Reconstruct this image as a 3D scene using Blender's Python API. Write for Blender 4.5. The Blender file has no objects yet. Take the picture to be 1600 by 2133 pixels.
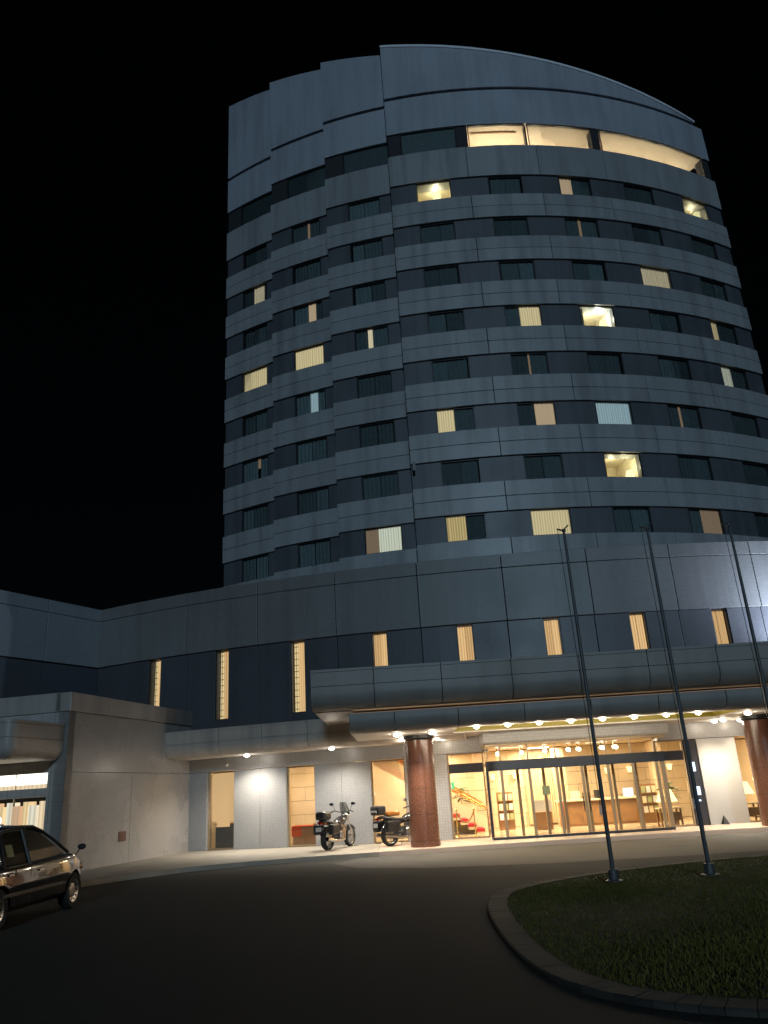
import bpy, math, random
import numpy as np
from mathutils import Vector, Matrix
random.seed(7)
S = bpy.context.scene
COL = S.collection
rad = math.radians

# ------------------------------------------------------------------ camera
EYE = 1.75
F_PX, CX, CY = 1625.0, 800.0, 1066.5
up = Vector((528 - CX, -(-3480 - CY), -F_PX)).normalized()
fw = Vector((0, 0, -1)); fw = (fw - up * fw.dot(up)).normalized()
rt = fw.cross(up)
R3 = Matrix((rt, fw, up))                       # camera axes -> world axes
cd = bpy.data.cameras.new('camera'); cam = bpy.data.objects.new('camera', cd); COL.objects.link(cam)
cam.matrix_world = Matrix.Translation((0, 0, EYE)) @ R3.to_4x4()
cd.sensor_fit = 'AUTO'; cd.sensor_width = 36.0; cd.lens = F_PX / 2133 * 36
cd.clip_start = 0.1; cd.clip_end = 2000
S.camera = cam

# ------------------------------------------------------------------ night sky, one faint far light, exposure
SUN_EL, SUN_AZ = rad(13), rad(2)                # from behind the camera, a little to the right
w = bpy.data.worlds.new('World'); S.world = w; w.use_nodes = True
nt = w.node_tree; bg = nt.nodes['Background']
sky = nt.nodes.new('ShaderNodeTexSky'); sky.sky_type = 'NISHITA'; sky.sun_disc = False
sky.sun_elevation = SUN_EL; sky.sun_rotation = math.pi - SUN_AZ
nt.links.new(sky.outputs[0], bg.inputs[0]); bg.inputs[1].default_value = 0.00025
sd = bpy.data.lights.new('sun', 'SUN'); sun = bpy.data.objects.new('sun', sd); COL.objects.link(sun)
sd.energy = 0.63; sd.angle = rad(5); sd.color = (0.54, 0.79, 1.0)
sdir = Vector((math.sin(SUN_AZ) * math.cos(SUN_EL), -math.cos(SUN_AZ) * math.cos(SUN_EL), math.sin(SUN_EL)))
sun.rotation_euler = sdir.to_track_quat('Z', 'Y').to_euler()
vs = S.view_settings; vs.view_transform = 'Standard'; vs.look = 'None'; vs.exposure = 0; vs.gamma = 1
vs.use_curve_mapping = False
S.cycles.use_denoising = True
S.cycles.max_bounces = 6; S.cycles.transparent_max_bounces = 12
S.cycles.sample_clamp_indirect = 4.0; S.cycles.caustics_reflective = False; S.cycles.caustics_refractive = False

# ------------------------------------------------------------------ materials
def newmat(name):
    m = bpy.data.materials.new(name); m.use_nodes = True
    return m, m.node_tree, m.node_tree.nodes['Principled BSDF']

def mat(name, col, rough=0.6, metal=0.0, var=0.12, scale=1.5, bump=0.0, bscale=40.0, spec=0.5, coat=0.0, tile=None, stain=0.0, pvar=0.0):
    """Principled with noise colour variation; tile=(axes, width, height) adds fine mosaic joints."""
    m, nt, p = newmat(name); N = nt.nodes; L = nt.links
    p.inputs['Roughness'].default_value = rough; p.inputs['Metallic'].default_value = metal
    p.inputs['Specular IOR Level'].default_value = spec; p.inputs['Coat Weight'].default_value = coat
    tc = N.new('ShaderNodeTexCoord')
    n = N.new('ShaderNodeTexNoise'); n.inputs['Scale'].default_value = scale; n.inputs['Detail'].default_value = 6
    L.new(tc.outputs['Object'], n.inputs['Vector'])
    mr = N.new('ShaderNodeMapRange'); mr.inputs[1].default_value = 0.25; mr.inputs[2].default_value = 0.75
    mr.inputs[3].default_value = 1 - var; mr.inputs[4].default_value = 1 + var
    L.new(n.outputs[0], mr.inputs[0])
    mix = N.new('ShaderNodeMix'); mix.data_type = 'RGBA'; mix.blend_type = 'MULTIPLY'; mix.inputs[0].default_value = 1
    mix.inputs[6].default_value = (*col, 1); L.new(mr.outputs[0], mix.inputs[7])
    out = mix.outputs[2]
    if stain:
        mp = N.new('ShaderNodeMapping'); mp.inputs['Scale'].default_value = (1.6, 1.6, 0.12); L.new(tc.outputs['Object'], mp.inputs[0])
        n2 = N.new('ShaderNodeTexNoise'); n2.inputs['Scale'].default_value = 1.1; n2.inputs['Detail'].default_value = 5; L.new(mp.outputs[0], n2.inputs['Vector'])
        r2 = N.new('ShaderNodeMapRange'); r2.inputs[1].default_value = 0.45; r2.inputs[2].default_value = 0.75; r2.inputs[3].default_value = 1; r2.inputs[4].default_value = 1 - stain
        L.new(n2.outputs[0], r2.inputs[0])
        m2 = N.new('ShaderNodeMix'); m2.data_type = 'RGBA'; m2.blend_type = 'MULTIPLY'; m2.inputs[0].default_value = 1
        L.new(out, m2.inputs[6]); L.new(r2.outputs[0], m2.inputs[7]); out = m2.outputs[2]
    if pvar:
        oi = N.new('ShaderNodeObjectInfo'); pr = N.new('ShaderNodeMapRange'); pr.inputs[3].default_value = 1 - pvar; pr.inputs[4].default_value = 1 + pvar
        L.new(oi.outputs['Random'], pr.inputs[0]); mp_ = N.new('ShaderNodeMix'); mp_.data_type = 'RGBA'; mp_.blend_type = 'MULTIPLY'; mp_.inputs[0].default_value = 1
        L.new(out, mp_.inputs[6]); L.new(pr.outputs[0], mp_.inputs[7]); out = mp_.outputs[2]
    hgt = None
    if tile:
        ax, tw, th = tile
        sx = N.new('ShaderNodeSeparateXYZ'); L.new(tc.outputs['Object'], sx.inputs[0])
        cb = N.new('ShaderNodeCombineXYZ'); L.new(sx.outputs[ax], cb.inputs[0]); L.new(sx.outputs[2], cb.inputs[1])
        b = N.new('ShaderNodeTexBrick'); b.offset = 0.0; b.inputs['Scale'].default_value = 1
        b.inputs['Brick Width'].default_value = tw; b.inputs['Row Height'].default_value = th
        b.inputs['Mortar Size'].default_value = min(tw, th) * 0.09; b.inputs['Mortar Smooth'].default_value = 0.3
        b.inputs['Color1'].default_value = (1, 1, 1, 1); b.inputs['Color2'].default_value = (.88, .88, .9, 1); b.inputs['Mortar'].default_value = (.68, .68, .68, 1)
        L.new(cb.outputs[0], b.inputs['Vector'])
        m3 = N.new('ShaderNodeMix'); m3.data_type = 'RGBA'; m3.blend_type = 'MULTIPLY'; m3.inputs[0].default_value = 1
        L.new(out, m3.inputs[6]); L.new(b.outputs['Color'], m3.inputs[7]); out = m3.outputs[2]
        hgt = b.outputs['Fac']
    L.new(out, p.inputs['Base Color'])
    if bump:
        bn = N.new('ShaderNodeTexNoise'); bn.inputs['Scale'].default_value = bscale; bn.inputs['Detail'].default_value = 5
        L.new(tc.outputs['Object'], bn.inputs['Vector'])
        bp = N.new('ShaderNodeBump'); bp.inputs['Strength'].default_value = bump; bp.inputs['Distance'].default_value = 0.02
        L.new(bn.outputs[0], bp.inputs['Height']); L.new(bp.outputs[0], p.inputs['Normal'])
        rr = N.new('ShaderNodeMapRange'); rr.inputs[3].default_value = max(0.02, rough - 0.1); rr.inputs[4].default_value = min(1, rough + 0.1)
        L.new(n.outputs[0], rr.inputs[0]); L.new(rr.outputs[0], p.inputs['Roughness'])
    return m

def emit(name, col, strength, fold=0.0, fscale=15.0, vscale=0.0):
    """A lit thing. fold = how much the doubled cloth of a pleat holds back."""
    m, nt, p = newmat(name); N = nt.nodes; L = nt.links
    p.inputs['Base Color'].default_value = (*[c * 0.4 for c in col], 1); p.inputs['Roughness'].default_value = 0.8
    p.inputs['Emission Color'].default_value = (*col, 1); p.inputs['Emission Strength'].default_value = strength
    if fold:
        tc = N.new('ShaderNodeTexCoord'); wv = N.new('ShaderNodeTexWave'); wv.wave_type = 'BANDS'; wv.bands_direction = 'X'
        mp = N.new('ShaderNodeMapping'); mp.inputs['Scale'].default_value = (1, 0.25, 0.06); L.new(tc.outputs['Object'], mp.inputs[0])
        wv.inputs['Scale'].default_value = fscale / 6.28; wv.inputs['Distortion'].default_value = 3.5; wv.inputs['Detail'].default_value = 3; wv.inputs['Detail Scale'].default_value = 1.3
        L.new(mp.outputs[0], wv.inputs['Vector'])
        mr = N.new('ShaderNodeMapRange'); mr.inputs[3].default_value = strength * (1 - fold); mr.inputs[4].default_value = strength
        L.new(wv.outputs[1], mr.inputs[0]); L.new(mr.outputs[0], p.inputs['Emission Strength'])
    return m

def glass(name, tint=(0.9, 0.92, 0.92), refl=0.08, rough=0.02, body=0.0, bodycol=(.02, .03, .03)):
    m = bpy.data.materials.new(name); m.use_nodes = True; nt = m.node_tree; N = nt.nodes; L = nt.links; N.clear()
    o = N.new('ShaderNodeOutputMaterial'); t = N.new('ShaderNodeBsdfTransparent'); t.inputs[0].default_value = (*tint, 1)
    g = N.new('ShaderNodeBsdfGlossy'); g.inputs['Roughness'].default_value = rough
    lw = N.new('ShaderNodeLayerWeight'); lw.inputs[0].default_value = 0.25
    mr = N.new('ShaderNodeMapRange'); mr.inputs[3].default_value = refl; mr.inputs[4].default_value = 0.6
    L.new(lw.outputs['Fresnel'], mr.inputs[0])
    mx = N.new('ShaderNodeMixShader'); L.new(mr.outputs[0], mx.inputs[0]); L.new(t.outputs[0], mx.inputs[1]); L.new(g.outputs[0], mx.inputs[2])
    L.new(mx.outputs[0], o.inputs[0]); return m

M = {}
M['pale'] = mat('pale_tile', (.40, .41, .42), .42, var=.07, scale=.35, bump=.15, bscale=9, tile=(0, .10, .05), stain=.34, pvar=.06)
M['crown'] = mat('crown_tile', (.45, .48, .54), .42, var=.06, scale=.3, bump=.12, bscale=9, tile=(0, .10, .05), stain=.2, pvar=.03)
M['rim'] = mat('coping_edge_light', (.80, .82, .88), .45, var=.05)  # coping whitened: the light its edge catches is put into the colour
M['band'] = mat('dark_band_tile', (.118, .126, .142), .45, var=.10, scale=.5, bump=.15, bscale=9, tile=(0, .10, .05), stain=.3, pvar=.07)
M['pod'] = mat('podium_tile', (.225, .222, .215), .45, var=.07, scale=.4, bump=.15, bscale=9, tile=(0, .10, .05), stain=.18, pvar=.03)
M['podband'] = mat('podium_dark_tile', (.09, .092, .102), .42, var=.10, scale=.5, bump=.15, bscale=9, tile=(0, .10, .05), stain=.2, pvar=.06)
M['wing'] = mat('wing_tile', (.36, .39, .42), .5, var=.06, scale=.4, bump=.15, bscale=9, tile=(1, .10, .05), stain=.1)
M['wingband'] = mat('wing_dark_tile', (.10, .112, .132), .5, var=.08, scale=.5, bump=.15, bscale=9, tile=(1, .10, .05))
M['wall'] = mat('entrance_tile', (.36, .355, .35), .36, var=.06, scale=.8, bump=.1, bscale=12, tile=(0, .05, .05))
M['mosaic'] = mat('white_mosaic', (.50, .49, .47), .3, var=.05, scale=1, bump=.1, bscale=12, tile=(0, .085, .085))
M['block'] = mat('block_tile', (.50, .47, .44), .27, var=.06, scale=.6, bump=.1, bscale=7, tile=(1, .10, .045), stain=.05)
M['fascia_lit'] = mat('fascia_panel_lit', (.42, .38, .34), .45, var=.05, scale=.6, bump=.05, bscale=20, stain=.3, pvar=.05)  # lighter, warmer copy of the fascia panel, with lamp glow painted into its colour
M['fascia'] = mat('fascia_panel', (.30, .275, .245), .5, var=.05, scale=.6, bump=.05, bscale=20, stain=.22, pvar=.04)
M['soffit'] = mat('soffit_paint', (.74, .70, .64), .6, var=.04, scale=.8, bump=.05)
M['trough'] = mat('trough_paint', (.28, .23, .03), .5, var=.06)
M['panel'] = mat('pale_panel', (.46, .45, .43), .4, var=.05, scale=.7, bump=.05, bscale=15)
M['core'] = mat('joint_dark', (.03, .03, .035), .8, var=.1)
M['frame'] = mat('window_frame', (.025, .027, .03), .4, var=.1)
M['blindglow'] = emit('lit_blind', (1.0, .64, .32), .68)
M['dframe'] = mat('door_frame_bronze', (.40, .29, .17), .35, metal=.2, var=.1)
M['bar'] = mat('dark_transom', (.03, .033, .042), .3, var=.15, scale=4)
M['granite'] = mat('red_granite', (.155, .068, .044), .25, var=.16, scale=22, bump=.05, bscale=60, spec=.5)
M['curtain'] = mat('dark_curtain', (.30, .31, .32), .8, var=.15, scale=6, pvar=.35)
M['pane'] = glass('window_glass', (.80, .86, .86), .04)
M['clear'] = glass('door_glass', (.93, .93, .9), .05)
M['lit_warm'] = emit('lit_curtain_warm', (1.0, .74, .41), .95, .34)
M['lit_pale'] = emit('lit_curtain_pale', (1.0, .78, .52), .98, .3)
M['lit_white'] = emit('lit_curtain_white', (1.0, .93, .74), .9, .35)
M['lit_cool'] = emit('lit_curtain_cool', (.62, .78, .86), .62, .35)
M['lit_pink'] = emit('lit_curtain_pink', (1.0, .66, .42), .62, .1)
M['lit_dim'] = emit('lit_curtain_dim', (1.0, .62, .40), .24, .15)
M['lit_gold'] = emit('lit_curtain_gold', (1.0, .68, .30), .80, .45)
M['slit'] = emit('slit_blind', (1.0, .66, .33), .95, .35, fscale=22)
M['slit_b'] = emit('slit_blind_dim', (1.0, .64, .31), .74, .35, fscale=22)
M['slit_hi'] = emit('slit_bright', (1.0, .78, .42), .95, .1)
M['shade'] = emit('lamp_shade', (1.0, .84, .42), 2.2)
M['bulb'] = emit('bulb_glow', (1.0, .93, .78), 14.0)
M['disc'] = emit('downlight_glow', (1.0, .95, .85), 7.0)
M['tube'] = emit('ceiling_lamp_glow', (1.0, .93, .75), 8.0)
M['panel_w'] = emit('light_panel', (1.0, .95, .82), 2.2)
M['screen'] = emit('screen_glow', (.6, .78, 1.0), 1.5)
M['taxi'] = emit('taxi_lamp', (.55, .68, 1.0), 3.0)
M['exit'] = emit('exit_sign', (.05, .6, .3), .55)
M['exit_w'] = emit('exit_sign_white', (.8, .9, .85), .6)
M['room'] = mat('room_wall', (.62, .55, .42), .7, var=.04)
M['rest'] = mat('restaurant_wall', (.66, .56, .45), .7, var=.06)
M['stone'] = mat('lobby_stone', (.64, .52, .37), .35, var=.10, scale=1.3, bump=.03, bscale=15)
M['floor'] = mat('lobby_floor', (.50, .40, .28), .18, var=.08, scale=2)
M['lobceil'] = mat('lobby_ceiling', (.62, .52, .38), .6, var=.04)
M['wood'] = mat('desk_wood', (.26, .14, .06), .35, var=.2, scale=4)
M['cream'] = mat('cream_paint', (.68, .56, .38), .5, var=.04)
M['carpet'] = mat('red_carpet', (.42, .02, .03), .9, var=.12, scale=20)
M['redcloth'] = mat('red_cloth', (.50, .08, .03), .8, var=.1, scale=8)
M['brass'] = mat('brass', (.75, .52, .18), .25, metal=1, var=.08)
M['leaf'] = mat('leaf', (.06, .10, .035), .5, var=.3, scale=8)
M['pot'] = mat('pot', (.18, .12, .08), .5)
M['dark'] = mat('dark_plastic', (.018, .018, .019), .45, var=.2, scale=8)
M['rubber'] = mat('rubber', (.02, .02, .02), .8, var=.2, scale=12)
M['steel'] = mat('steel', (.45, .45, .45), .3, metal=1, var=.15, scale=6)
M['chrome'] = mat('chrome', (.75, .75, .75), .12, metal=1, var=.05)
M['pole'] = mat('pole_metal', (.10, .105, .11), .5, metal=.3, var=.15, scale=3, bump=.05)
M['paint'] = mat('car_paint', (.012, .012, .013), .12, var=.1, coat=1.0)
M['bikepaint'] = mat('bike_paint', (.02, .02, .022), .18, var=.1, coat=.8)
M['orange'] = mat('orange_paint', (.38, .13, .02), .25, var=.1, coat=.5)
M['carglass'] = glass('car_glass', (.25, .27, .26), .1)
M['lens'] = mat('lamp_lens', (.55, .53, .48), .12, var=.05)
M['redlens'] = mat('red_lens', (.35, .01, .01), .15)
M['plate'] = mat('plate_white', (.6, .6, .58), .4)
M['sticker'] = mat('sticker_green', (.30, .33, .16), .5)
M['hatch'] = mat('hatch_brown', (.16, .07, .04), .5)
M['asphalt'] = mat('asphalt', (.026, .025, .022), .9, var=.3, scale=.9, bump=.6, bscale=60)
M['drive'] = mat('driveway_concrete', (.062, .058, .052), .8, var=.35, scale=.7, bump=.4, bscale=40)
M['paving'] = mat('paving', (.33, .30, .25), .7, var=.14, scale=1.4, bump=.3, bscale=30)
M['platform'] = mat('platform_stone', (.54, .42, .34), .45, var=.08, scale=1.6, bump=.1, bscale=30)
M['kerb'] = mat('kerb_stone', (.05, .047, .04), .85, pvar=.2, var=.3, scale=3, bump=.4, bscale=30)
M['soil'] = mat('soil', (.030, .032, .012), .95, var=.35, scale=1.5, bump=.5, bscale=20)
M['grass'] = mat('grass_blades', (.135, .122, .02), .8, var=.22, scale=1.2)

# ------------------------------------------------------------------ mesh helpers
class MB:
    def __init__(s): s.v = []; s.f = []
    def add(s, vs, fs):
        b = len(s.v); s.v += [tuple(p) for p in vs]; s.f += [tuple(i + b for i in f) for f in fs]; return s
    def box(s, x0, x1, y0, y1, z0, z1):
        return s.add([(x0, y0, z0), (x1, y0, z0), (x1, y1, z0), (x0, y1, z0), (x0, y0, z1), (x1, y0, z1), (x1, y1, z1), (x0, y1, z1)],
                     [(3, 2, 1, 0), (4, 5, 6, 7), (0, 1, 5, 4), (1, 2, 6, 5), (2, 3, 7, 6), (3, 0, 4, 7)])
    def cbox(s, c, d, m=None):
        b = MB().box(-d[0] / 2, d[0] / 2, -d[1] / 2, d[1] / 2, -d[2] / 2, d[2] / 2)
        vs = [(m @ Vector(p) if m else Vector(p)) + Vector(c) for p in b.v]
        return s.add(vs, b.f)
    def prism(s, poly, z0, z1):                      # plan polygon, ccw from above
        n = len(poly); z1s = z1 if hasattr(z1, '__len__') else [z1] * n
        vs = [(x, y, z0) for x, y in poly] + [(x, y, z) for (x, y), z in zip(poly, z1s)]
        fs = [tuple(reversed(range(n))), tuple(range(n, 2 * n))] + [(i, (i + 1) % n, n + (i + 1) % n, n + i) for i in range(n)]
        return s.add(vs, fs)
    def extr(s, prof, a, b):                         # closed profile of (u,z) swept through frames a,b : functions u,z -> xyz
        n = len(prof); vs = [a(u, z) for u, z in prof] + [b(u, z) for u, z in prof]
        fs = [tuple(reversed(range(n))), tuple(range(n, 2 * n))] + [(i, (i + 1) % n, n + (i + 1) % n, n + i) for i in range(n)]
        return s.add(vs, fs)
    def loft(s, rings, cap=True, close=True):
        n = len(rings[0]); vs = [p for r in rings for p in r]; fs = []
        for k in range(len(rings) - 1):
            for i in range(n if close else n - 1):
                j = (i + 1) % n; fs.append((k * n + i, k * n + j, (k + 1) * n + j, (k + 1) * n + i))
        if cap: fs += [tuple(reversed(range(n))), tuple(range((len(rings) - 1) * n, len(rings) * n))]
        return s.add(vs, fs)
    def tube(s, pts, r, n=8, cap=True):
        pts = [Vector(p) for p in pts]; rs = r if hasattr(r, '__len__') else [r] * len(pts); rings = []
        for i, p in enumerate(pts):
            t = (pts[min(i + 1, len(pts) - 1)] - pts[max(i - 1, 0)]).normalized()
            a = t.cross(Vector((0, 0, 1)) if abs(t.z) < .95 else Vector((1, 0, 0))).normalized(); b = t.cross(a)
            rings.append([p + (a * math.cos(q) + b * math.sin(q)) * rs[i] for q in [2 * math.pi * k / n for k in range(n)]])
        return s.loft(rings, cap)
    def lathe(s, prof, c, axis='z', n=24):           # prof: (r, h) along axis
        rings = []
        for r, h in prof:
            ring = []
            for k in range(n):
                q = 2 * math.pi * k / n; u, v = r * math.cos(q), r * math.sin(q)
                ring.append(Vector(c) + (Vector((u, v, h)) if axis == 'z' else Vector((h, u, v)) if axis == 'x' else Vector((u, h, v))))
            rings.append(ring)
        return s.loft(rings)
    def ball(s, c, r, n=14, m=8):
        rx, ry, rz = r if hasattr(r, '__len__') else (r, r, r)
        rings = []
        for i in range(m + 1):
            t = math.pi * (i + .02) / (m + .04) - math.pi / 2
            rings.append([(c[0] + rx * math.cos(t) * math.cos(2 * math.pi * k / n), c[1] + ry * math.cos(t) * math.sin(2 * math.pi * k / n), c[2] + rz * math.sin(t)) for k in range(n)])
        return s.loft(rings)
    def arc(s, A, f0, f1, z0, z1, off=0.0, thick=0.3, step=1.6, ztop=None):
        """Wall piece on arc A=(cx,cy,R) between angles f0,f1 (degrees); front face at R+off, going back by thick."""
        n = max(1, math.ceil((f1 - f0) / step)); fr = []; bk = []
        for i in range(n + 1):
            f = f0 + (f1 - f0) * i / n; fr.append(ap(A, f, off)); bk.append(ap(A, f, off - thick))
        rings = []
        for a, b in zip(fr, bk):
            za = z1 if ztop is None else ztop(a[0]); zb = z1 if ztop is None else ztop(b[0])
            rings.append([(a[0], a[1], z0), (a[0], a[1], za), (b[0], b[1], zb), (b[0], b[1], z0)])
        return s.loft(rings)
    def build(s, name, m, parent=None, smooth=False, bevel=0.0):
        o = Vector((0, 0, 0)); q = parent
        while q is not None: o += q.location; q = q.parent
        me = bpy.data.meshes.new(name); me.from_pydata([tuple(Vector(p) - o) for p in s.v], [], s.f)
        me.materials.append(M[m] if isinstance(m, str) else m)
        ob = bpy.data.objects.new(name, me); COL.objects.link(ob); ob.parent = parent
        import bmesh
        bm = bmesh.new(); bm.from_mesh(me); bmesh.ops.recalc_face_normals(bm, faces=bm.faces); bm.to_mesh(me); bm.free()
        if smooth:
            for p in me.polygons: p.use_smooth = True
            me.set_sharp_from_angle(angle=rad(40))
        if bevel:
            b = ob.modifiers.new('bevel', 'BEVEL'); b.width = bevel; b.segments = 2; b.limit_method = 'ANGLE'
        return ob

def ap(A, f, off=0.0):
    q = rad(f); return (A[0] + (A[2] + off) * math.sin(q), A[1] - (A[2] + off) * math.cos(q))
def tag(o, label=None, cat=None, group=None, kind=None):
    if label: o['label'] = label
    if cat: o['category'] = cat
    if group: o['group'] = group
    if kind: o['kind'] = kind
    return o
def thing(name, loc, label, cat, group=None):
    o = bpy.data.objects.new(name, None); COL.objects.link(o); o.location = loc; o.empty_display_size = .3
    bpy.context.view_layer.update(); return tag(o, label, cat, group)
def light(kind, name, loc, energy, col, parent=None, aim=None, size=.1, spot=None, blend=.6, shape=None):
    d = bpy.data.lights.new(name, kind); d.energy = energy; d.color = col
    if kind == 'AREA': d.shape = 'RECTANGLE'; d.size, d.size_y = size if hasattr(size, '__len__') else (size, size)
    else: d.shadow_soft_size = size
    if spot: d.spot_size = rad(spot); d.spot_blend = blend
    o = bpy.data.objects.new(name, d); COL.objects.link(o); off = Vector((0, 0, 0)); q = parent
    while q is not None: off += q.location; q = q.parent
    o.parent = parent; o.location = Vector(loc) - off
    if aim is not None: o.rotation_euler = (Vector(loc) - Vector(aim)).to_track_quat('Z', 'Y').to_euler()
    return o
def copy_tree(o, parent=None):
    c = o.copy(); COL.objects.link(c); c.parent = parent
    for ch in list(o.children): copy_tree(ch, c)
    return c

# ================================================================== GROUND
tag(MB().add([(-400, -100, 0), (400, -100, 0), (400, 600, 0), (-400, 600, 0)], [(0, 1, 2, 3)]).build('road', 'asphalt'), kind='structure')
POD = (7.71, 68.72, 41.63)        # plan arc of the podium facade
DRUM = (7.04, 68.43, 31.43)       # plan arc of the tower's drum
back = [ap(POD, f, .0) for f in np.linspace(9, -24, 30)]
pave = [(-10.2, 17.0), (-8.3, 19.3), (-7.2, 21.2), (-6.0, 22.7), (-4.4, 23.5), (-2.8, 23.9), (-1.0, 24.15), (-.75, 24.2), (-.75, 27.9)] + \
       [p for p in back if p[0] < -.75] + [(-9.4, 30.4), (-11, 23.4), (-12.5, 17)]
tag(MB().prism(pave, -.05, .12).build('pavement', 'paving'), kind='structure')
plat = [(-.74, 24.2), (2.2, 24.5), (6.1, 24.7), (9.2, 24.85), (13.5, 24.7), (14.5, 24.7), (14.5, 28.6)] + [p for p in back if -.74 < p[0] < 14.2] + [(-.74, 27.9)]
tag(MB().prism(plat, -.05, .13).build('entrance_platform', 'platform', bevel=.015), kind='structure')
drv = [(-1.2, 24.1), (-1.9, 22.6), (-1.2, 21.0), (.6, 19.9), (3.2, 19.3), (6.5, 19.2), (10, 19.4), (14.5, 19.6), (14.5, 24.6), (9.2, 24.8), (6.1, 24.65), (2.2, 24.45), (-.7, 24.15)]
tag(MB().add([(x, y, .004) for x, y in drv], [tuple(range(len(drv)))]).build('driveway', 'drive'), kind='structure')
isl = [(1.25, 13.55), (1.14, 12.6), (1.1, 11.1), (1.12, 9.6), (1.22, 8.5), (1.5, 7.7), (1.95, 7.15), (2.6, 6.75), (4, 6.35), (7, 6.0), (11, 6.4), (15, 8.5), (17, 12), (16, 16), (12, 18.2), (7.6, 17.95), (5.4, 17.4), (3.2, 16.3), (2.0, 15.25), (1.45, 14.4)]
cxm, cym = 7.5, 12.0
def smooth_poly(P, it=2):
    for _ in range(it):
        Q = []
        for i in range(len(P)):
            a, b = P[i], P[(i + 1) % len(P)]
            Q += [(a[0] * .75 + b[0] * .25, a[1] * .75 + b[1] * .25), (a[0] * .25 + b[0] * .75, a[1] * .25 + b[1] * .75)]
        P = Q
    return P
isl = smooth_poly(isl)
def inset(P, d):
    n = len(P); out = []
    for i in range(n):
        t = Vector((P[(i + 1) % n][0] - P[i - 1][0], P[(i + 1) % n][1] - P[i - 1][1])).normalized()
        out.append((P[i][0] - (-t.y) * -d * -1 if False else P[i][0] - t.y * d, P[i][1] + t.x * d))
    return out
def area(P): return sum(P[i - 1][0] * P[i][1] - P[i][0] * P[i - 1][1] for i in range(len(P)))
if area(isl) < 0: isl = isl[::-1]
inn = inset(isl, .30)
n = len(isl)
KB = tag(MB().loft([[(x, y, .0) for x, y in inset(isl, .03)], [(x, y, .045) for x, y in inset(isl, .03)], [(x, y, .045) for x, y in inset(isl, .27)]], cap=False).build('kerb', 'core'), kind='structure')
in1 = inset(isl, .02)
for i in range(n):
    j = (i + 1) % n; L_ = math.dist(isl[i], isl[j]); g_ = .004 / L_; q = lambda P_, t: (P_[i][0] * (1 - t) + P_[j][0] * t, P_[i][1] * (1 - t) + P_[j][1] * t)
    h_ = .055 + random.uniform(-.002, .002); rings = []
    for t in (g_, 1 - g_): rings.append([(*q(isl, t), -.02), (*q(isl, t), h_ - .015), (*q(in1, t), h_), (*q(inn, t), h_ + .003), (*q(inn, t), -.02)])
    MB().loft(rings).build('kerb_stone', 'kerb', KB)
so = MB(); rings = [[(x, y, .045) for x, y in inn]]
for t, z in ((.7, .13), (.4, .18), (.1, .20)): rings.append([(cxm + (x - cxm) * t, cym + (y - cym) * t, z) for x, y in inn])
so.loft(rings, cap=False); so.f.append(tuple(range(len(so.v) - n, len(so.v))))
tag(so.build('island_ground', 'soil', smooth=True), kind='structure')
# grass blades on the island: nobody could count them
rng = np.random.default_rng(3); NB = 70000
ang = rng.random(NB * 2); P = np.array(inn); c = np.array([cxm, cym])
idx = rng.integers(0, n, NB); tt = np.sqrt(rng.random(NB))[:, None]; uu = rng.random(NB)[:, None]
edge = P[idx] * (1 - uu) + P[(idx + 1) % n] * uu; base = c + (edge - c) * tt
zz = np.interp(tt[:, 0], [.1, .4, .7, 1], [.20, .18, .13, .045])
th = rng.random(NB) * 6.283; hh = .018 + .03 * rng.random(NB) + .014 * np.sin(base[:, 0] * 1.7) * np.sin(base[:, 1] * 1.3); hh = np.clip(hh, .012, .07); ww = .006 + .006 * rng.random(NB)
dx, dy = np.cos(th), np.sin(th); lean = (rng.random((NB, 2)) - .5) * .06
V = np.zeros((NB, 3, 3)); V[:, 0] = np.c_[base[:, 0] - dx * ww, base[:, 1] - dy * ww, zz - .01]; V[:, 1] = np.c_[base[:, 0] + dx * ww, base[:, 1] + dy * ww, zz - .01]
V[:, 2] = np.c_[base + lean, zz + hh]
gm = bpy.data.meshes.new('grass'); gm.from_pydata(V.reshape(-1, 3).tolist(), [], np.arange(NB * 3).reshape(-1, 3).tolist()); gm.materials.append(M['grass'])
go = bpy.data.objects.new('grass', gm); COL.objects.link(go); tag(go, 'short dark grass on the raised island with kerb', 'grass', kind='stuff')

# ================================================================== TOWER
TW = thing('hotel_tower', (7.0, 45.0, 9.4), 'tall curved hotel tower with pale and dark tile bands and scattered lit windows', 'building')
bays = [((7.04, 68.43, 29.98), -33.32, -25.57, -28.87), ((7.04, 68.43, 30.45), -25.57, -17.81, -20.98), ((7.04, 68.43, 30.93), -17.81, -10.06, -13.38)]
STEP = 7.76
wins = [(A, b0, b1, [c_]) for A, b0, b1, c_ in bays] + [(DRUM, -10.06, 29.98, [-5.43, 2.32, 10.05, 17.81, 25.65])]
plan = []
for A, b0, b1, _ in wins: plan += [ap(A, f, -3.2) for f in np.linspace(b0 + .4, b1 - .1 if len(_) == 1 else b1 - 6, 5 if len(_) == 1 else 18)]
plan += [(22.3, 58), (-9.0, 58)]
MB().prism(plan, 8.0, 37.9).build('core_wall', 'core', TW)
MB().prism(plan, 39.5, 42.2).build('roof', 'core', TW)
EPS = .0
def topz(x): return 47.15 - .208 * x
zb = lambda k: 13.21 + 3 * k
zt = lambda k: 14.61 + 3 * k
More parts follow.
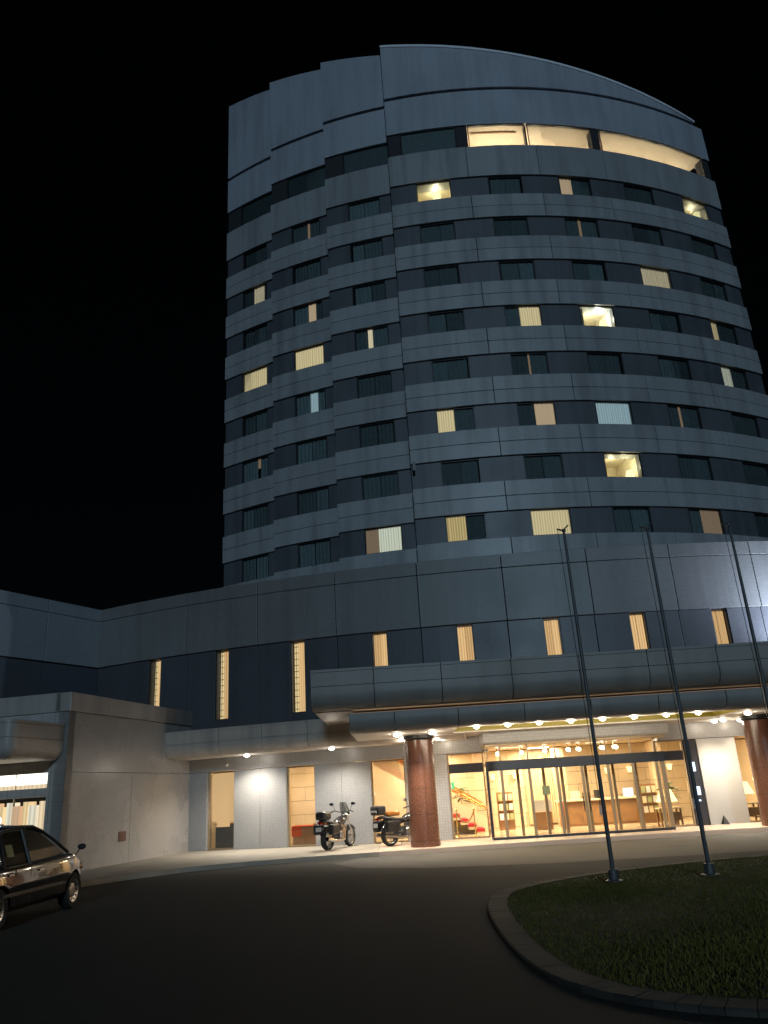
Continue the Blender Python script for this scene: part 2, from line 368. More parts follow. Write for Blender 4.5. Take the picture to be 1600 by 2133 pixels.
for bi, (A, b0, b1, cs) in enumerate(wins):
    g = math.degrees(.012 / A[2]); last = (bi == 3)
    # spandrel panels, two courses each, split midway between windows
    cuts = [b0] + [(cs[i] + cs[i + 1]) / 2 for i in range(len(cs) - 1)] + [b1]
    for k in range(-1, 8):
        z0, z1 = (12.0, 13.21) if k < 0 else (zt(k), zb(k + 1)) if k < 7 else (zt(7), 37.84)
        zs = [(z0, z1)] if k < 0 else [(z0, z0 + .78), (z0 + .80, z1)] if k < 7 else [(z0, z1)]
        for i in range(len(cuts) - 1):
            for za, zz_ in zs:
                MB().arc(A, cuts[i] + (g if i else 0), cuts[i + 1] - (g if i < len(cuts) - 2 else 0), za, zz_, .14, .95).build('spandrel_panel', 'pale', TW, bevel=.02)
    # dark window band pieces between the windows
    for k in range(8):
        e = [b0] + [x for c_ in cs for x in (c_ - 1.87, c_ + 1.87)] + [b1]
        for i in range(0, len(e), 2):
            MB().arc(A, e[i], e[i + 1], zb(k) + .002, zt(k) - .002, 0, .8).build('band_panel', 'band', TW)
    # crown: lower course, dark groove, upper course with sloping top
    MB().arc(A, b0, b1, 39.58, 42.28, .10, .9).build('crown_panel', 'crown', TW, bevel=.02)
    MB().arc(A, b0 + .02, b1 - .02, 42.281, 42.52, -.20, .5, ztop=lambda x: min(42.519, topz(x) - .15)).build('crown_groove', 'core', TW)
    b1c = b1 if not last else 28.8
    MB().arc(A, b0, b1c, 42.52, 43, .10, .45, ztop=topz).build('crown_parapet', 'crown', TW)
    if last:
        n_ = 26; rr = []
        for i in range(n_ + 1):
            f = b0 + (b1c - b0) * i / n_; a_, b_ = ap(A, f, .17), ap(A, f, -.40)
            rr.append([(a_[0], a_[1], topz(a_[0]) + .005), (a_[0], a_[1], topz(a_[0]) + .17), (b_[0], b_[1], topz(b_[0]) + .17), (b_[0], b_[1], topz(b_[0]) + .005)])
        MB().loft(rr).build('coping', 'rim', TW)

def curtain_mb(A, f0, f1, z0, z1, off, amp=.035, folds=9):
    m = MB(); n_ = folds * 4; lo = []; hi = []
    for i in range(n_ + 1):
        f = f0 + (f1 - f0) * i / n_; o_ = off + amp * math.sin(i * math.pi / 2 + .3) * (0.6 + .4 * math.sin(i * 1.7))
        x, y = ap(A, f, o_); lo.append((x, y, z0)); hi.append((x, y, z1))
    return m.loft([lo, hi], cap=False, close=False)

def frame_mb(A, f0, f1, z0, z1, off, d=.08, wd=.06):
    g = math.degrees(wd / A[2]); m = MB()
    m.arc(A, f0, f0 + g, z0, z1, off, d).arc(A, f1 - g, f1, z0, z1, off, d)
    m.arc(A, f0 + g, f1 - g, z0, z0 + wd, off, d).arc(A, f0 + g, f1 - g, z1 - wd, z1, off, d)
    return m

# state per window: list of (u0,u1,material) lit pieces, the rest dark curtain; 'room' = open lit room with a lamp
ST = {('b1', 6): [(.42, .86, 'lit_pale')], ('b1', 4): [(0, 1, 'lit_warm')], ('b1', 2): [(.58, .68, 'lit_dim', .55)],
      ('b2', 7): [(.55, .63, 'lit_dim')], ('b2', 5): [(.50, .76, 'lit_pink')], ('b2', 4): [(0, 1, 'lit_warm')], ('b2', 3): [(.48, .74, 'lit_cool')],
      ('b3', 4): [(.38, .52, 'lit_pale')], ('b3', 0): [(0, .36, 'lit_dim'), (.36, 1, 'lit_white')],
      ('d1', 7): 'room', ('d1', 2): [(0, .46, 'lit_warm')], ('d1', 0): [(0, .5, 'lit_gold')],
      ('d2', 4): [(.42, 1, 'lit_warm')], ('d2', 3): [(.48, .53, 'lit_dim')], ('d2', 2): [(.48, 1, 'lit_pink')], ('d2', 0): [(0, 1, 'lit_warm')],
      ('d3', 7): [(.06, .42, 'lit_pink')], ('d3', 6): [(.42, .5, 'lit_dim')], ('d3', 4): 'room', ('d3', 2): [(0, 1, 'lit_cool')], ('d3', 1): 'room',
      ('d4', 5): [(0, 1, 'lit_pale')], ('d4', 2): [(.36, .44, 'lit_dim')], ('d4', 0): [(.4, 1, 'lit_dim')],
      ('d5', 7): 'room', ('d5', 4): [(0, .3, 'lit_warm')], ('d5', 3): [(0, .44, 'lit_white')]}
for bi, (A, b0, b1, cs) in enumerate(wins):
    for ci, c_ in enumerate(cs):
        for k in range(8):
            key = ('b%d' % (bi + 1) if bi < 3 else 'd%d' % (ci + 1), k); st = ST.get(key)
            f0, f1, z0, z1 = c_ - 1.86, c_ + 1.86, zb(k) + .003, zt(k) - .003
            W = frame_mb(A, f0, f1, z0, z1, -.03).build('window', 'frame', TW)
            g = math.degrees(.05 / A[2])
            MB().arc(A, f0 + g, f1 - g, z0 + .05, z1 - .05, -.065, .015).build('pane', 'pane', W)
            lab = 'dark guest window with closed curtains'
            if st == 'room':
                m = MB(); g2 = .0
                lo = .46
                m.arc(A, f0, f1, z0, z1 + .3, -2.6, .1)                                   # back wall
                m.arc(A, f0, f1, z0 - .6, z0 - .55, -.5, 2.1).arc(A, f0, f1, z1 + .25, z1 + .3, -.5, 2.1)
                m.arc(A, f0 - .1, f0, z0 - .5, z1 + .3, -.5, 2.1).arc(A, f1, f1 + .1, z0 - .5, z1 + .3, -.5, 2.1)
                m.build('room', 'room', W)
                u = {'d1': .58, 'd3': .72, 'd5': .68}[key[0]]; f = f0 + (f1 - f0) * u; x, y = ap(A, f, -.34)
                zl = z0 + {7: .46, 4: .30, 1: .16}[k]
                MB().lathe([(.10, .0), (.24, .02), (.15, .36), (.08, .37)], (x, y, zl), n=14).build('lamp_shade', 'shade', W, smooth=True)
                light('POINT', 'room_light', (*ap(A, f, -.6), zl + .7), 45 if k != 4 else 90, (1.0, .80, .48) if k != 4 else (1, .92, .75), W, size=.1)
                light('POINT', 'room_light', (*ap(A, c_, -1.2), z1 - .2), 34, (1.0, .82, .5), W, size=.15)
                if key == ('d5', 7):
                    MB().cbox((*ap(A, f0 + 1.6, -1.2), z0 + .2), (.7, .5, .7)).build('armchair', 'cream', W)
                if key == ('d3', 4):
                    curtain_mb(A, f0 + .1, f0 + .55, z0 + .05, z1 - .05, -.3, folds=3).build('curtain', 'cream', W)
                lab = 'brightly lit guest window with a glowing table lamp'
            else:
                st2 = st or []; cur = 0.0; sp = f1 - f0 - .16
                segs = []
                for sgm in st2:
                    if sgm[0] > cur + .02: segs.append((cur, sgm[0], 'curtain', None))
                    segs.append((sgm[0], sgm[1], sgm[2], sgm[3] if len(sgm) > 3 else None)); cur = sgm[1]
                if cur < .98:
                    if cur == 0:
                        mid = random.choice([.42, .5, .5, .58]); gq = random.choice([.002, .003, .004, .008, .012]); e0 = random.choice([0, 0, 0, .05]); segs += [(e0, mid - gq, 'curtain', None), (mid + gq, 1 - random.choice([0, 0, .04]), 'curtain', None)]
                    else: segs.append((cur, 1, 'curtain', None))
                for u0, u1, mt, top in segs:
                    za = z0 + .04 if top is None else z0 + (z1 - z0) * top
                    curtain_mb(A, f0 + .08 + sp * u0, f0 + .08 + sp * u1, za, z1 - .04, -.17, folds=max(2, int(9 * (u1 - u0)))).build('curtain', mt, W, smooth=True)
                if st2:
                    full = st2[-1][1] - st2[0][0] > .9
                    lab = 'guest window glowing right across behind drawn curtains' if full else 'mostly dark guest window with a lit strip between the curtains'
                    if key[0] == 'd3' and k == 2: lab = 'guest window glowing cool white behind curtains'
            W['label'] = lab
# top restaurant strip
z0, z1 = 37.845, 39.575
def strip(A, f0, f1, lit, mt='curtain'):
    W = frame_mb(A, f0, f1, z0, z1, .03, .08, .05).build('window', 'frame', TW)
    MB().arc(A, f0 + .08, f1 - .08, z0 + .04, z1 - .04, -.0, .015).build('pane', 'pane', W)
    if not lit: MB().arc(A, f0 + .1, f1 - .1, z0 + .03, z1 - .03, -.09, .03).build('blind', 'curtain', W)
    W['label'] = 'long top floor window lit warm pink from inside' if lit else 'long top floor window with its blinds down, dark'
    return W
for A, b0, b1, cs in wins[:3]:
    MB().arc(A, b0, b0 + 2.2, z0 + .002, z1 - .002, -.02, .5).build('pier', 'core', TW)
    strip(A, b0 + 2.25, b1, False)
MB().arc(DRUM, -10.0, -8.6, z0 + .002, z1 - .002, -.02, .5).build('pier', 'core', TW)
strip(DRUM, -8.55, -2.44, False)
MB().arc(DRUM, -2.4, -1.15, z0 + .002, z1 - .002, -.02, .5).build('pier', 'core', TW)
strip(DRUM, -1.1, 5.3, True); strip(DRUM, 5.55, 13.05, True)
MB().arc(DRUM, 5.32, 5.53, z0 + .002, z1 - .002, -.14, .3).build('mullion', 'frame', TW)
MB().arc(DRUM, 13.09, 14.05, z0 + .002, z1 - .002, -.02, .5).build('pier', 'core', TW)
strip(DRUM, 14.1, 28.7, True)
MB().arc(DRUM, 28.75, 29.9, z0 + .002, z1 - .002, -.02, .5).build('pier', 'core', TW)
rm = MB(); rm.arc(DRUM, -1.2, 29, 37.9, 37.95, -.6, 3.4).arc(DRUM, -1.2, 29, 39.54, 39.57, -.1, 3.6).arc(DRUM, -1.2, 29, 37.95, 39.54, -2.2, .2)
rm.arc(DRUM, -1.3, -1.12, 37.95, 39.4, -.6, 3).build('restaurant_room', 'rest', TW)
for f in (5, 13): MB().arc(DRUM, f, f + .35, 37.95, 39.4, -1.6, .6).build('partition', 'rest', TW)
MB().arc(DRUM, -.6, 4.6, 39.46, 39.5, -.5, .08).build('ceiling_beam', 'wood', TW)
for f in (.6, 3.6, 7.5, 11, 15.8, 19, 22.3, 25.5, 27.8): light('POINT', 'restaurant_light', (*ap(DRUM, f, -1.3), 38.1), 115, (1.0, .82, .60), TW, size=.15)
# small bracket fixed at the drum's left edge
bx, by = ap(DRUM, -9.8, .16)
MB().tube([(bx, by, 17.3), (bx + .02, by - .25, 17.45)], .03).cbox((bx + .02, by - .28, 17.35), (.14, .12, .5)).build('bracket', 'frame', TW)

# ================================================================== PODIUM
PO = thing('hotel_podium', (2.0, 29.0, .1), 'low curved podium with pale upper wall and tall narrow lit windows under the tower', 'building')
SL = [-24.2, -19.9, -15.6, -11.3, -7.07, -2.87, 1.26, 5.32, 9.6]
JN = [-28.4] + [(SL[i] + SL[i + 1]) / 2 for i in range(len(SL) - 1)] + [12.4]
gp = math.degrees(.012 / POD[2])
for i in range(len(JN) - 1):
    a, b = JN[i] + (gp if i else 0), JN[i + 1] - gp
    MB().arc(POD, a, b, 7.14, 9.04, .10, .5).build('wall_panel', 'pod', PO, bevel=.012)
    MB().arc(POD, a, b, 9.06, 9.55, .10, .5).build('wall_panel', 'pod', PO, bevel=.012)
    s0, s1 = SL[i] - .40, SL[i] + .40
    zlo = 4.55 if i else 4.7
    MB().arc(POD, a, s0, 3.3, 7.13, 0, .4).build('band_panel', 'podband', PO, bevel=.008)
    MB().arc(POD, s1, b, 3.3, 7.13, 0, .4).build('band_panel', 'podband', PO, bevel=.008)
    MB().arc(POD, s0, s1, 3.3, zlo, 0, .4).build('band_panel', 'podband', PO)
    W = frame_mb(POD, s0, s1, zlo, 7.12, -.06, .1, .035).build('window', 'frame', PO)
    MB().arc(POD, s0 + .04, s1 - .04, zlo + .03, 7.09, -.10, .012).build('pane', 'clear', W)
    sm = s0 + (.30 if i < 3 else .40)
    if i < 3:
        MB().arc(POD, s0 + .04, sm, zlo + .03, 7.09, -.36, .02).build('backlight', 'slit_hi', W)
        bars = MB()
        for q in range(11): bars.arc(POD, s0 + .04, sm, zlo + .15 + q * .225, zlo + .17 + q * .225, -.30, .02)
        bars.arc(POD, s0 + .16, s0 + .175, zlo + .1, 7.05, -.30, .02); bars.build('lattice', 'wood', W)
        W['label'] = 'tall narrow lit window with ladder lattice down its left side'
    else:
        curtain_mb(POD, s0 + .04, sm, zlo + .03, 7.09, -.30, .03, 3).build('curtain', ('slit', 'slit_b')[i % 2], W, smooth=True)
        W['label'] = 'narrow lit window above the canopy with two hanging blinds'
    curtain_mb(POD, sm + .01, s1 - .04, zlo + .03, 7.09, -.28, .03, 3).build('curtain', ('slit', 'slit_b', 'slit')[i % 3], W, smooth=True)
pl = [ap(POD, f, -.42) for f in np.linspace(-27.5, 12.4, 40)] + [(16.5, 44), (-12, 44)]
MB().prism(pl, 9.2, 9.5).build('roof', 'core', PO)
MB().arc(POD, -27.5, 12.4, 3.4, 9.2, -.75, .1).build('inner_wall', 'core', PO)
# ground floor wall
OPN = [(-20.67, -19.12), (-16.3, -14.84), (-12.07, -10.43), (-8.43, -6.69), (-6.69, 2.4), (4.78, 6.5)]
edges = [(-22.1, -20.67), (-19.12, -17.7), (-17.69, -16.3), (-14.84, -13.5), (-13.49, -12.07)]
for a, b in edges: MB().arc(POD, a, b, .12, 2.74, 0, .35).build('wall_panel', 'wall', PO, bevel=.008)
MB().arc(POD, -10.43, -9.5, .12, 2.79, 0, .35).build('wall_panel', 'mosaic', PO)
MB().arc(POD, -9.49, -8.43, .12, 2.79, .02, .35).build('wall_panel', 'mosaic', PO)
for a, b in [(-22.1, -17.7), (-17.69, -13.5), (-13.49, -10.44)]: MB().arc(POD, a, b, 2.755, 3.3, .06, .42).build('lintel_panel', 'wall', PO)
MB().arc(POD, -10.43, -6.5, 2.80, 3.3, .06, .42).build('lintel_panel', 'mosaic', PO)
MB().arc(POD, 1.2, 7, 2.80, 3.3, .06, .42).build('lintel_panel', 'wall', PO)
MB().arc(POD, 2.98, 4.78, .13, 2.79, .02, .35).build('wall_panel', 'panel', PO)['label'] = 'plain pale wall panel right of the entrance doors'
MB().arc(POD, 6.5, 12.4, .13, 3.3, 0, .35).build('wall_panel', 'wall', PO)
for i, (a, b) in enumerate([OPN[0], OPN[1], OPN[2], OPN[5]]):
    W = frame_mb(POD, a, b, .125, 2.74, -.12, .1, .05).build('window', 'dframe', PO)
    MB().arc(POD, a + .06, b - .06, .17, 2.69, -.16, .012).build('pane', 'clear', W)
    W['label'] = ['tall ground floor window with cream blinds half lowered', 'tall ground floor window onto a stone wall and red table', 'tall ground floor window onto the staircase', 'narrow ground floor window with a lamp beside the right pillar'][i]
# flat glazing left and right of the vestibule
for (a, b), z_hi in (((-8.42, -6.75), 2.8), ((1.05, 2.36), 2.8)):
    W = frame_mb(POD, a, b, .135, z_hi, -.05, .1, .05).build('window', 'dframe', PO)
    MB().arc(POD, a + .06, b - .06, 2.16, 2.46, -.03, .14).build('transom_bar', 'bar', W)
    MB().arc(POD, a + .06, b - .06, .18, 2.155, -.09, .012).build('pane', 'clear', W)
    MB().arc(POD, a + .06, b - .06, 2.465, z_hi - .05, -.09, .012).build('pane', 'clear', W)
DP = MB().arc(POD, 2.38, 2.97, .135, 2.79, -.04, .2).build('dark_pier', 'bar', PO)
for z, h, wd in ((2.02, .05, .3), (1.78, .22, .3), (1.05, .26, .34), (.86, .05, .3)):
    MB().arc(POD, 2.46, 2.46 + wd, z, z + h, -.02, .018).build('screen', 'screen', DP)

# ---- vestibule (projecting glass entrance)
VE = thing('entrance_vestibule', (5.6, 26.3, .13), 'projecting glass entrance vestibule with a dark transom bar and sliding doors', 'entrance')
VX0, VX1, VY = 2.78, 8.35, 26.0
MB().box(VX0 - .1, 8.64, VY - .12, 27.2, 2.95, 3.32).build('tile_fascia', 'mosaic', VE, bevel=.06)
MB().box(VX0 - .02, 8.5, VY - .05, 27.2, 2.87, 2.949).build('head_rail', 'dframe', VE)
MB().box(VX0 + .3, VX1, VY - .03, VY + .08, 2.14, 2.44).build('transom_bar', 'bar', VE)
sb = MB().box(VX1 + .001, VX1 + .07, VY + .05, 27.0, 2.14, 2.44); sb.build('transom_bar', 'bar', VE)
# rounded left corner
CRN = (VX0 + .30, VY + .30, .30)
MB().arc(CRN, -90, 0, 2.14, 2.44, .03, .11, step=15).build('transom_bar', 'bar', VE)
MB().arc(CRN, -88, -2, .2, 2.139, .0, .012, step=15).build('pane', 'clear', VE)
MB().arc(CRN, -88, -2, 2.441, 2.86, .0, .012, step=15).build('pane', 'clear', VE)
MB().box(VX0 - .012, VX0, VY + .3, 27.1, .2, 2.139).build('pane', 'clear', VE)
MB().box(VX0 - .012, VX0, VY + .3, 27.1, 2.441, 2.86).build('pane', 'clear', VE)
posts = [3.21, 4.09, 4.96, 5.75, 6.57, 7.36, 8.1]
for x in posts: MB().box(x - .04, x + .04, VY - .012, VY + .07, .135, 2.139).build('door_post', 'dframe', VE)
for x in posts[::2] + [4.09, 7.36]: MB().box(x - .02, x + .02, VY - .0, VY + .05, 2.441, 2.869).build('head_post', 'dframe', VE)
MB().box(VX0 - .03, VX0 + .05, VY + .26, VY + .36, .135, 2.139).build('corner_post', 'bar', VE)
MB().box(8.24, VX1 + .02, VY + .02, VY + .14, .135, 2.139).build('corner_post', 'dframe', VE)
MB().box(VX0 - .03, VX1, VY - .05, VY + .1, .132, .2).build('threshold', 'bar', VE)
for i in range(len(posts) - 1):
    a, b = posts[i] + .041, posts[i + 1] - .041
    D_ = MB().box(a, b, VY + .02, VY + .032, .2, 2.139)
    if i in (3, 2):
        d = D_.build('sliding_door', 'clear', VE)
        xx = b - .05 if i == 2 else a + .05
        MB().tube([(xx, VY - .03, .8), (xx, VY - .03, 1.35)], .018).build('door_handle', 'chrome', d)
        MB().cbox((xx, VY + .0, 1.07), (.06, .05, .05)).build('lock', 'dark', d)
    else: D_.build('pane', 'clear', VE)
MB().box(VX0 + .4, 8.2, VY + .02, VY + .032, 2.445, 2.865).build('pane', 'clear', VE)
MB().box(VX1 + .02, VX1 + .032, VY + .1, 27.0, .2, 2.139).build('pane', 'clear', VE)
# inner door line
for x in (3.9, 4.75, 5.35, 6.15, 7.05, 7.8): MB().box(x - .045, x + .045, 27.32, 27.42, .135, 2.3).build('inner_post', 'dframe', VE)
MB().box(2.8, 8.4, 27.32, 27.42, 2.301, 2.42).build('inner_head_rail', 'dframe', VE)
MB().box(4.42, 4.66, 25.985, 25.992, 1.35, 1.62).build('door_sticker', 'sticker', VE)

# ---- lobby interior
LB = tag(MB().prism([ap(POD, f, -.16) for f in np.linspace(-22, 6.5, 30)] + [(13, 36.5), (-8.5, 36.5)], .0, .125).build('lobby_floor', 'floor'), kind='structure')
tag(MB().prism([ap(POD, f, -.45) for f in np.linspace(-22, 8, 30)] + [(13, 36.5), (-8.5, 36.5)], 3.02, 3.1).build('lobby_ceiling', 'lobceil'), kind='structure')
LW = tag(MB().box(-8.6, 14, 33.3, 33.5, .0, 3.05).build('lobby_wall', 'core'), kind='structure')
for r_ in range(6):
    for c_ in range(20):
        x0 = -8.3 + c_ * 1.1 + (.55 if r_ % 2 else 0); dy = random.uniform(0, .012)
        MB().box(x0 + .006, x0 + 1.094, 33.22 - dy, 33.299, .13 + r_ * .48 + .006, .13 + r_ * .48 + .474).build('stone_block', 'stone', LW)
# near stone wall seen through the left windows
NW = tag(MB().box(-8.2, -1.9, 30.95, 31.1, .126, 3.0).build('lobby_partition', 'core'), kind='structure')
for r_ in range(6):
    for c_ in range(6):
        x0 = -8.3 + c_ * 1.06 + (.5 if r_ % 2 else 0)
        MB().box(x0 + .006, min(x0 + 1.054, -1.91), 30.88 - random.uniform(0, .012), 30.949, .13 + r_ * .48 + .006, .13 + r_ * .48 + .474).build('stone_block', 'stone', NW)
tag(MB().box(-8.3, -8.2, 29.8, 31.0, .126, 3.0).build('lobby_side_wall', 'stone'), kind='structure')
tag(MB().box(12.9, 13.0, 27.5, 33.3, .126, 3.0).build('lobby_side_wall', 'stone'), kind='structure')
for x, y, e, wh in ((-5.5, 29.8, 110, 'above the leftmost lobby window'), (-2.2, 29.6, 110, 'above the red table'), (1.0, 29.0, 190, 'above the stair foot'), (4.2, 30.0, 240, 'just inside the sliding doors, left'), (7.3, 30.0, 240, 'in front of the reception desk'), (10.6, 29.4, 190, 'by the right pillar window'), (5.5, 32.2, 200, 'deep in the lobby behind the notice stand'), (1.5, 32.3, 150, 'behind the staircase')):
    L_ = thing('assumed_panel_light', (x, y, 2.98), 'assumed warm recessed ceiling panel ' + wh, 'ceiling light', 'assumed recessed panels in the lobby ceiling')  # assumed fixtures, added to light the lobby
    MB().box(x - .4, x + .4, y - .12, y + .12, 2.985, 3.015).build('panel', 'tube', L_)
    light('AREA', 'panel_lamp', (x, y, 2.95), e * 1.15, (1.0, .79, .50), L_, size=(1.4, .8))
# round ceiling lamps behind the transom glazing
for i, x in enumerate((3.35, 4.15, 4.95, 5.75, 6.1, 6.9, 7.35)):
    T_ = thing('ceiling_lamp', (x, 27.9, 2.78), '%s white tubular lamp from the left behind the entrance transom glass' % ['first', 'second', 'third', 'fourth', 'fifth', 'sixth', 'seventh'][i], 'ceiling lamp', 'white ceiling lamps inside the entrance')
    MB().tube([(x - .02, 27.55, 2.70), (x + .10, 28.3, 2.74)], .065, 12).build('glass_tube', 'tube', T_, smooth=True)
    MB().box(x - .02, x + .02, 27.88, 27.92, 2.77, 3.02).build('hanger', 'brass', T_)
# staircase
ST_ = thing('staircase', (1.6, 30.5, .13), 'red carpeted staircase with cream cheek and brass rail inside the lobby', 'staircase')
for i in range(15):
    x1 = 2.9 - i * .28; z = .13 + (i + 1) * .17
    if z > 2.75: break
    s_ = MB().box(x1 - .28, x1, 29.9, 31.1, z - .17 - .02, z - .025).build('step', 'cream', ST_)
    MB().box(x1 - .29, x1 + .004, 29.893, 31.1, z - .10, z + .002).build('carpet_runner', 'carpet', s_)
def slope(x): return .13 + .17 + (2.9 - x) * .17 / .28
ck = MB(); xs = (3.3, -1.2)
ck.add([(3.3, 31.12, .13), (-1.2, 31.12, .13), (-1.2, 31.12, 2.95), (-.9, 31.12, 2.95), (3.3, 31.12, slope(3.3) + .45), (3.3, 31.25, .13), (-1.2, 31.25, .13), (-1.2, 31.25, 2.95), (-.9, 31.25, 2.95), (3.3, 31.25, slope(3.3) + .45)],
       [(0, 1, 2, 3, 4), (9, 8, 7, 6, 5), (0, 4, 9, 5), (4, 3, 8, 9), (3, 2, 7, 8), (2, 1, 6, 7), (1, 0, 5, 6)])
ck.build('cheek_wall', 'cream', ST_)
MB().tube([(3.2, 31.1, slope(3.2) + .8), (-.6, 31.1, slope(-.6) + .75)], .035).tube([(3.2, 31.1, slope(3.2) + .72), (-.6, 31.1, slope(-.6) + .67)], .02).build('handrail', 'brass', ST_)
MB().tube([(2.9, 29.95, slope(2.9) + .85), (-.6, 29.95, slope(-.6) + .85)], .03).build('handrail', 'brass', ST_)
# low stringer beside window three
st3 = MB(); q3 = [(1.2, .13), (-1.6, .13), (-1.6, 2.97), (-1.45, 2.97), (1.2, slope(1.2) + .06)]
st3.add([(x, 29.80, z) for x, z in q3] + [(x, 29.88, z) for x, z in q3], [(0, 1, 2, 3, 4), (9, 8, 7, 6, 5), (0, 4, 9, 5), (4, 3, 8, 9), (3, 2, 7, 8), (2, 1, 6, 7), (1, 0, 5, 6)])
st3.build('stringer', 'stone', ST_)
# rope barrier
for i, x in enumerate((1.85, 2.45)):
    p_ = thing('barrier_post', (x, 28.6, .125), 'slim brass rope post, %s of the pair by the stairs' % ('left' if i == 0 else 'right'), 'barrier post', 'rope barrier posts by the stairs')
    MB().lathe([(.14, 0), (.14, .02), (.03, .05)], (x, 28.6, .125), n=16).build('base', 'brass', p_)
    MB().lathe([(.022, .04), (.022, .82), (.04, .84), (.04, .88), (.01, .92)], (x, 28.6, .125), n=10).build('pole', 'brass', p_)
MBr = MB().tube([(1.85 + .6 * t, 28.6, .93 - .35 * (1 - (2 * t - 1) ** 2)) for t in np.linspace(0, 1, 13)], .022)
tag(MBr.build('barrier_rope', 'wood', smooth=True), 'brown rope hanging between the two brass posts', 'rope')
# exit sign
ES = thing('exit_sign', (1.75, 29.5, 1.75), 'small green running man exit sign left of the entrance glass', 'exit sign')
MB().box(1.66, 1.92, 29.5, 29.53, 1.66, 1.90).build('sign_box', 'exit', ES)
mm = MB(); yy = 29.494
mm.box(1.70, 1.75, yy, yy + .005, 1.69, 1.87)
mm.add([(1.80, yy, 1.83), (1.83, yy, 1.83), (1.83, yy, 1.86), (1.80, yy, 1.86)], [(0, 1, 2, 3)]).add([(1.79, yy, 1.75), (1.82, yy, 1.75), (1.83, yy, 1.82), (1.80, yy, 1.82)], [(0, 1, 2, 3)])
mm.add([(1.79, yy, 1.76), (1.82, yy, 1.75), (1.87, yy, 1.70), (1.85, yy, 1.69)], [(0, 1, 2, 3)]).add([(1.79, yy, 1.75), (1.81, yy, 1.74), (1.79, yy, 1.69), (1.77, yy, 1.69)], [(0, 1, 2, 3)])
mm.build('pictogram', 'exit_w', ES)
MB().box(1.78, 1.80, 29.505, 29.525, 1.90, 3.02).build('hanger', 'steel', ES)
# reception desk & things
RD = thing('reception_desk', (7.4, 31.2, .125), 'long wooden reception desk with cream top behind the entrance doors', 'desk')
MB().box(5.9, 9.4, 30.9, 31.6, .126, .98).build('front', 'wood', RD); MB().box(5.8, 9.5, 30.8, 31.7, .981, 1.04).build('counter_top', 'cream', RD, bevel=.01)
for i in range(5): MB().box(5.95 + i * .69, 6.58 + i * .69, 30.885, 30.899, .2, .92).build('front_panel', 'wood', RD)
for i, x in enumerate((6.5, 7.4, 8.5)):
    tag(MB().box(x - .18, x + .18, 31.2, 31.24, 1.06, 1.34).cbox((x, 31.25, 1.05), (.16, .14, .02)).build('monitor', ['cream', 'dark', 'screen'][i]), ['cream monitor at the left of the reception desk', 'dark monitor in the middle of the reception desk', 'blue lit monitor at the right of the reception desk'][i], 'monitor', 'monitors on the reception desk')
PN = thing('notice_stand', (5.0, 30.0, .125), 'low wooden stand with a white notice board in the lobby', 'notice stand')
MB().box(4.75, 5.35, 30, 30.3, .126, .72).build('body', 'wood', PN); MB().box(4.72, 5.38, 29.97, 30.0, .74, 1.12).build('notice_board', 'plate', PN)
FE = thing('fire_extinguisher', (5.72, 29.6, .125), 'small red fire extinguisher beside the reception desk', 'fire extinguisher')
MB().lathe([(.07, .5), (.075, .52), (.075, .86), (.03, .92)], (5.72, 29.6, .125), n=14).build('cylinder', 'redcloth', FE, smooth=True)
MB().box(5.6, 5.84, 29.48, 29.72, .126, .62).build('stand', 'wood', FE); MB().tube([(5.72, 29.6, 1.04), (5.76, 29.55, 1.08), (5.8, 29.55, .95)], .012).build('hose', 'dark', FE)
def table_lamp(x, y, z, label):
    t = thing('table_lamp', (x, y, z), label, 'lamp', 'table lamps by the lobby windows')
    MB().lathe([(.09, 0), (.09, .02), (.03, .05), (.05, .14), (.02, .26)], (x, y, z), n=14).build('base', 'brass', t, smooth=True)
    MB().lathe([(.34, .18), (.18, .56), (.175, .56), (.33, .18)], (x, y, z), n=18).build('shade', 'shade', t, smooth=True)
    light('POINT', 'lamp_light', (x, y, z + .62), 14, (1, .78, .42), t, size=.06)
def side_table(x, y, label):
    t = thing('side_table', (x, y, .125), label, 'table', 'small tables by the lobby windows')
    MB().box(x - .38, x + .38, y - .25, y + .25, .66, .70).build('top', 'cream', t, bevel=.005)
    for sx in (-.33, .33):
        for sy in (-.2, .2): MB().box(x + sx - .025, x + sx + .025, y + sy - .025, y + sy + .025, .126, .66).build('leg', 'wood', t)
    MB().box(x - .3, x + .3, y - .2, y + .2, .3, .55).build('drawer', 'wood', t)
side_table(8.85, 27.95, 'small table left of the pale panel by the doors'); table_lamp(8.85, 27.95, .70, 'glowing table lamp seen through the glass right of the doors')
side_table(11.45, 28.0, 'small table behind the glass beside the right pillar'); table_lamp(11.45, 28.0, .80, 'glowing table lamp beside the right granite pillar')
RT = thing('red_table', (-3.35, 29.7, .125), 'table under a red cloth behind the second ground floor window', 'table')
MB().box(-3.9, -2.6, 29.4, 30.2, .72, .76).build('top', 'redcloth', RT, bevel=.01)
MB().box(-3.85, -2.65, 29.45, 30.15, .126, .719).build('skirt', 'wood', RT); MB().box(-3.9, -3.55, 29.395, 29.41, .42, .719).build('cloth_drop', 'redcloth', RT)
CS = thing('console_table', (-6.4, 30.2, .125), 'dark console with a chair behind the leftmost ground floor window', 'console')
MB().box(-6.7, -5.7, 30.0, 30.5, .126, .95).build('body', 'dark', CS, bevel=.02); MB().box(-6.75, -5.65, 29.95, 30.52, .951, .98).build('top', 'wood', CS)
BL = thing('roller_blind', (-6.4, 29.9, 2.7), 'stepped cream blind hanging inside the leftmost ground floor window', 'blind')
MB().arc((POD[0], POD[1], POD[2]), -20.6, -19.2, 1.05, 2.68, -.30, .02).build('cloth', 'blindglow', BL)
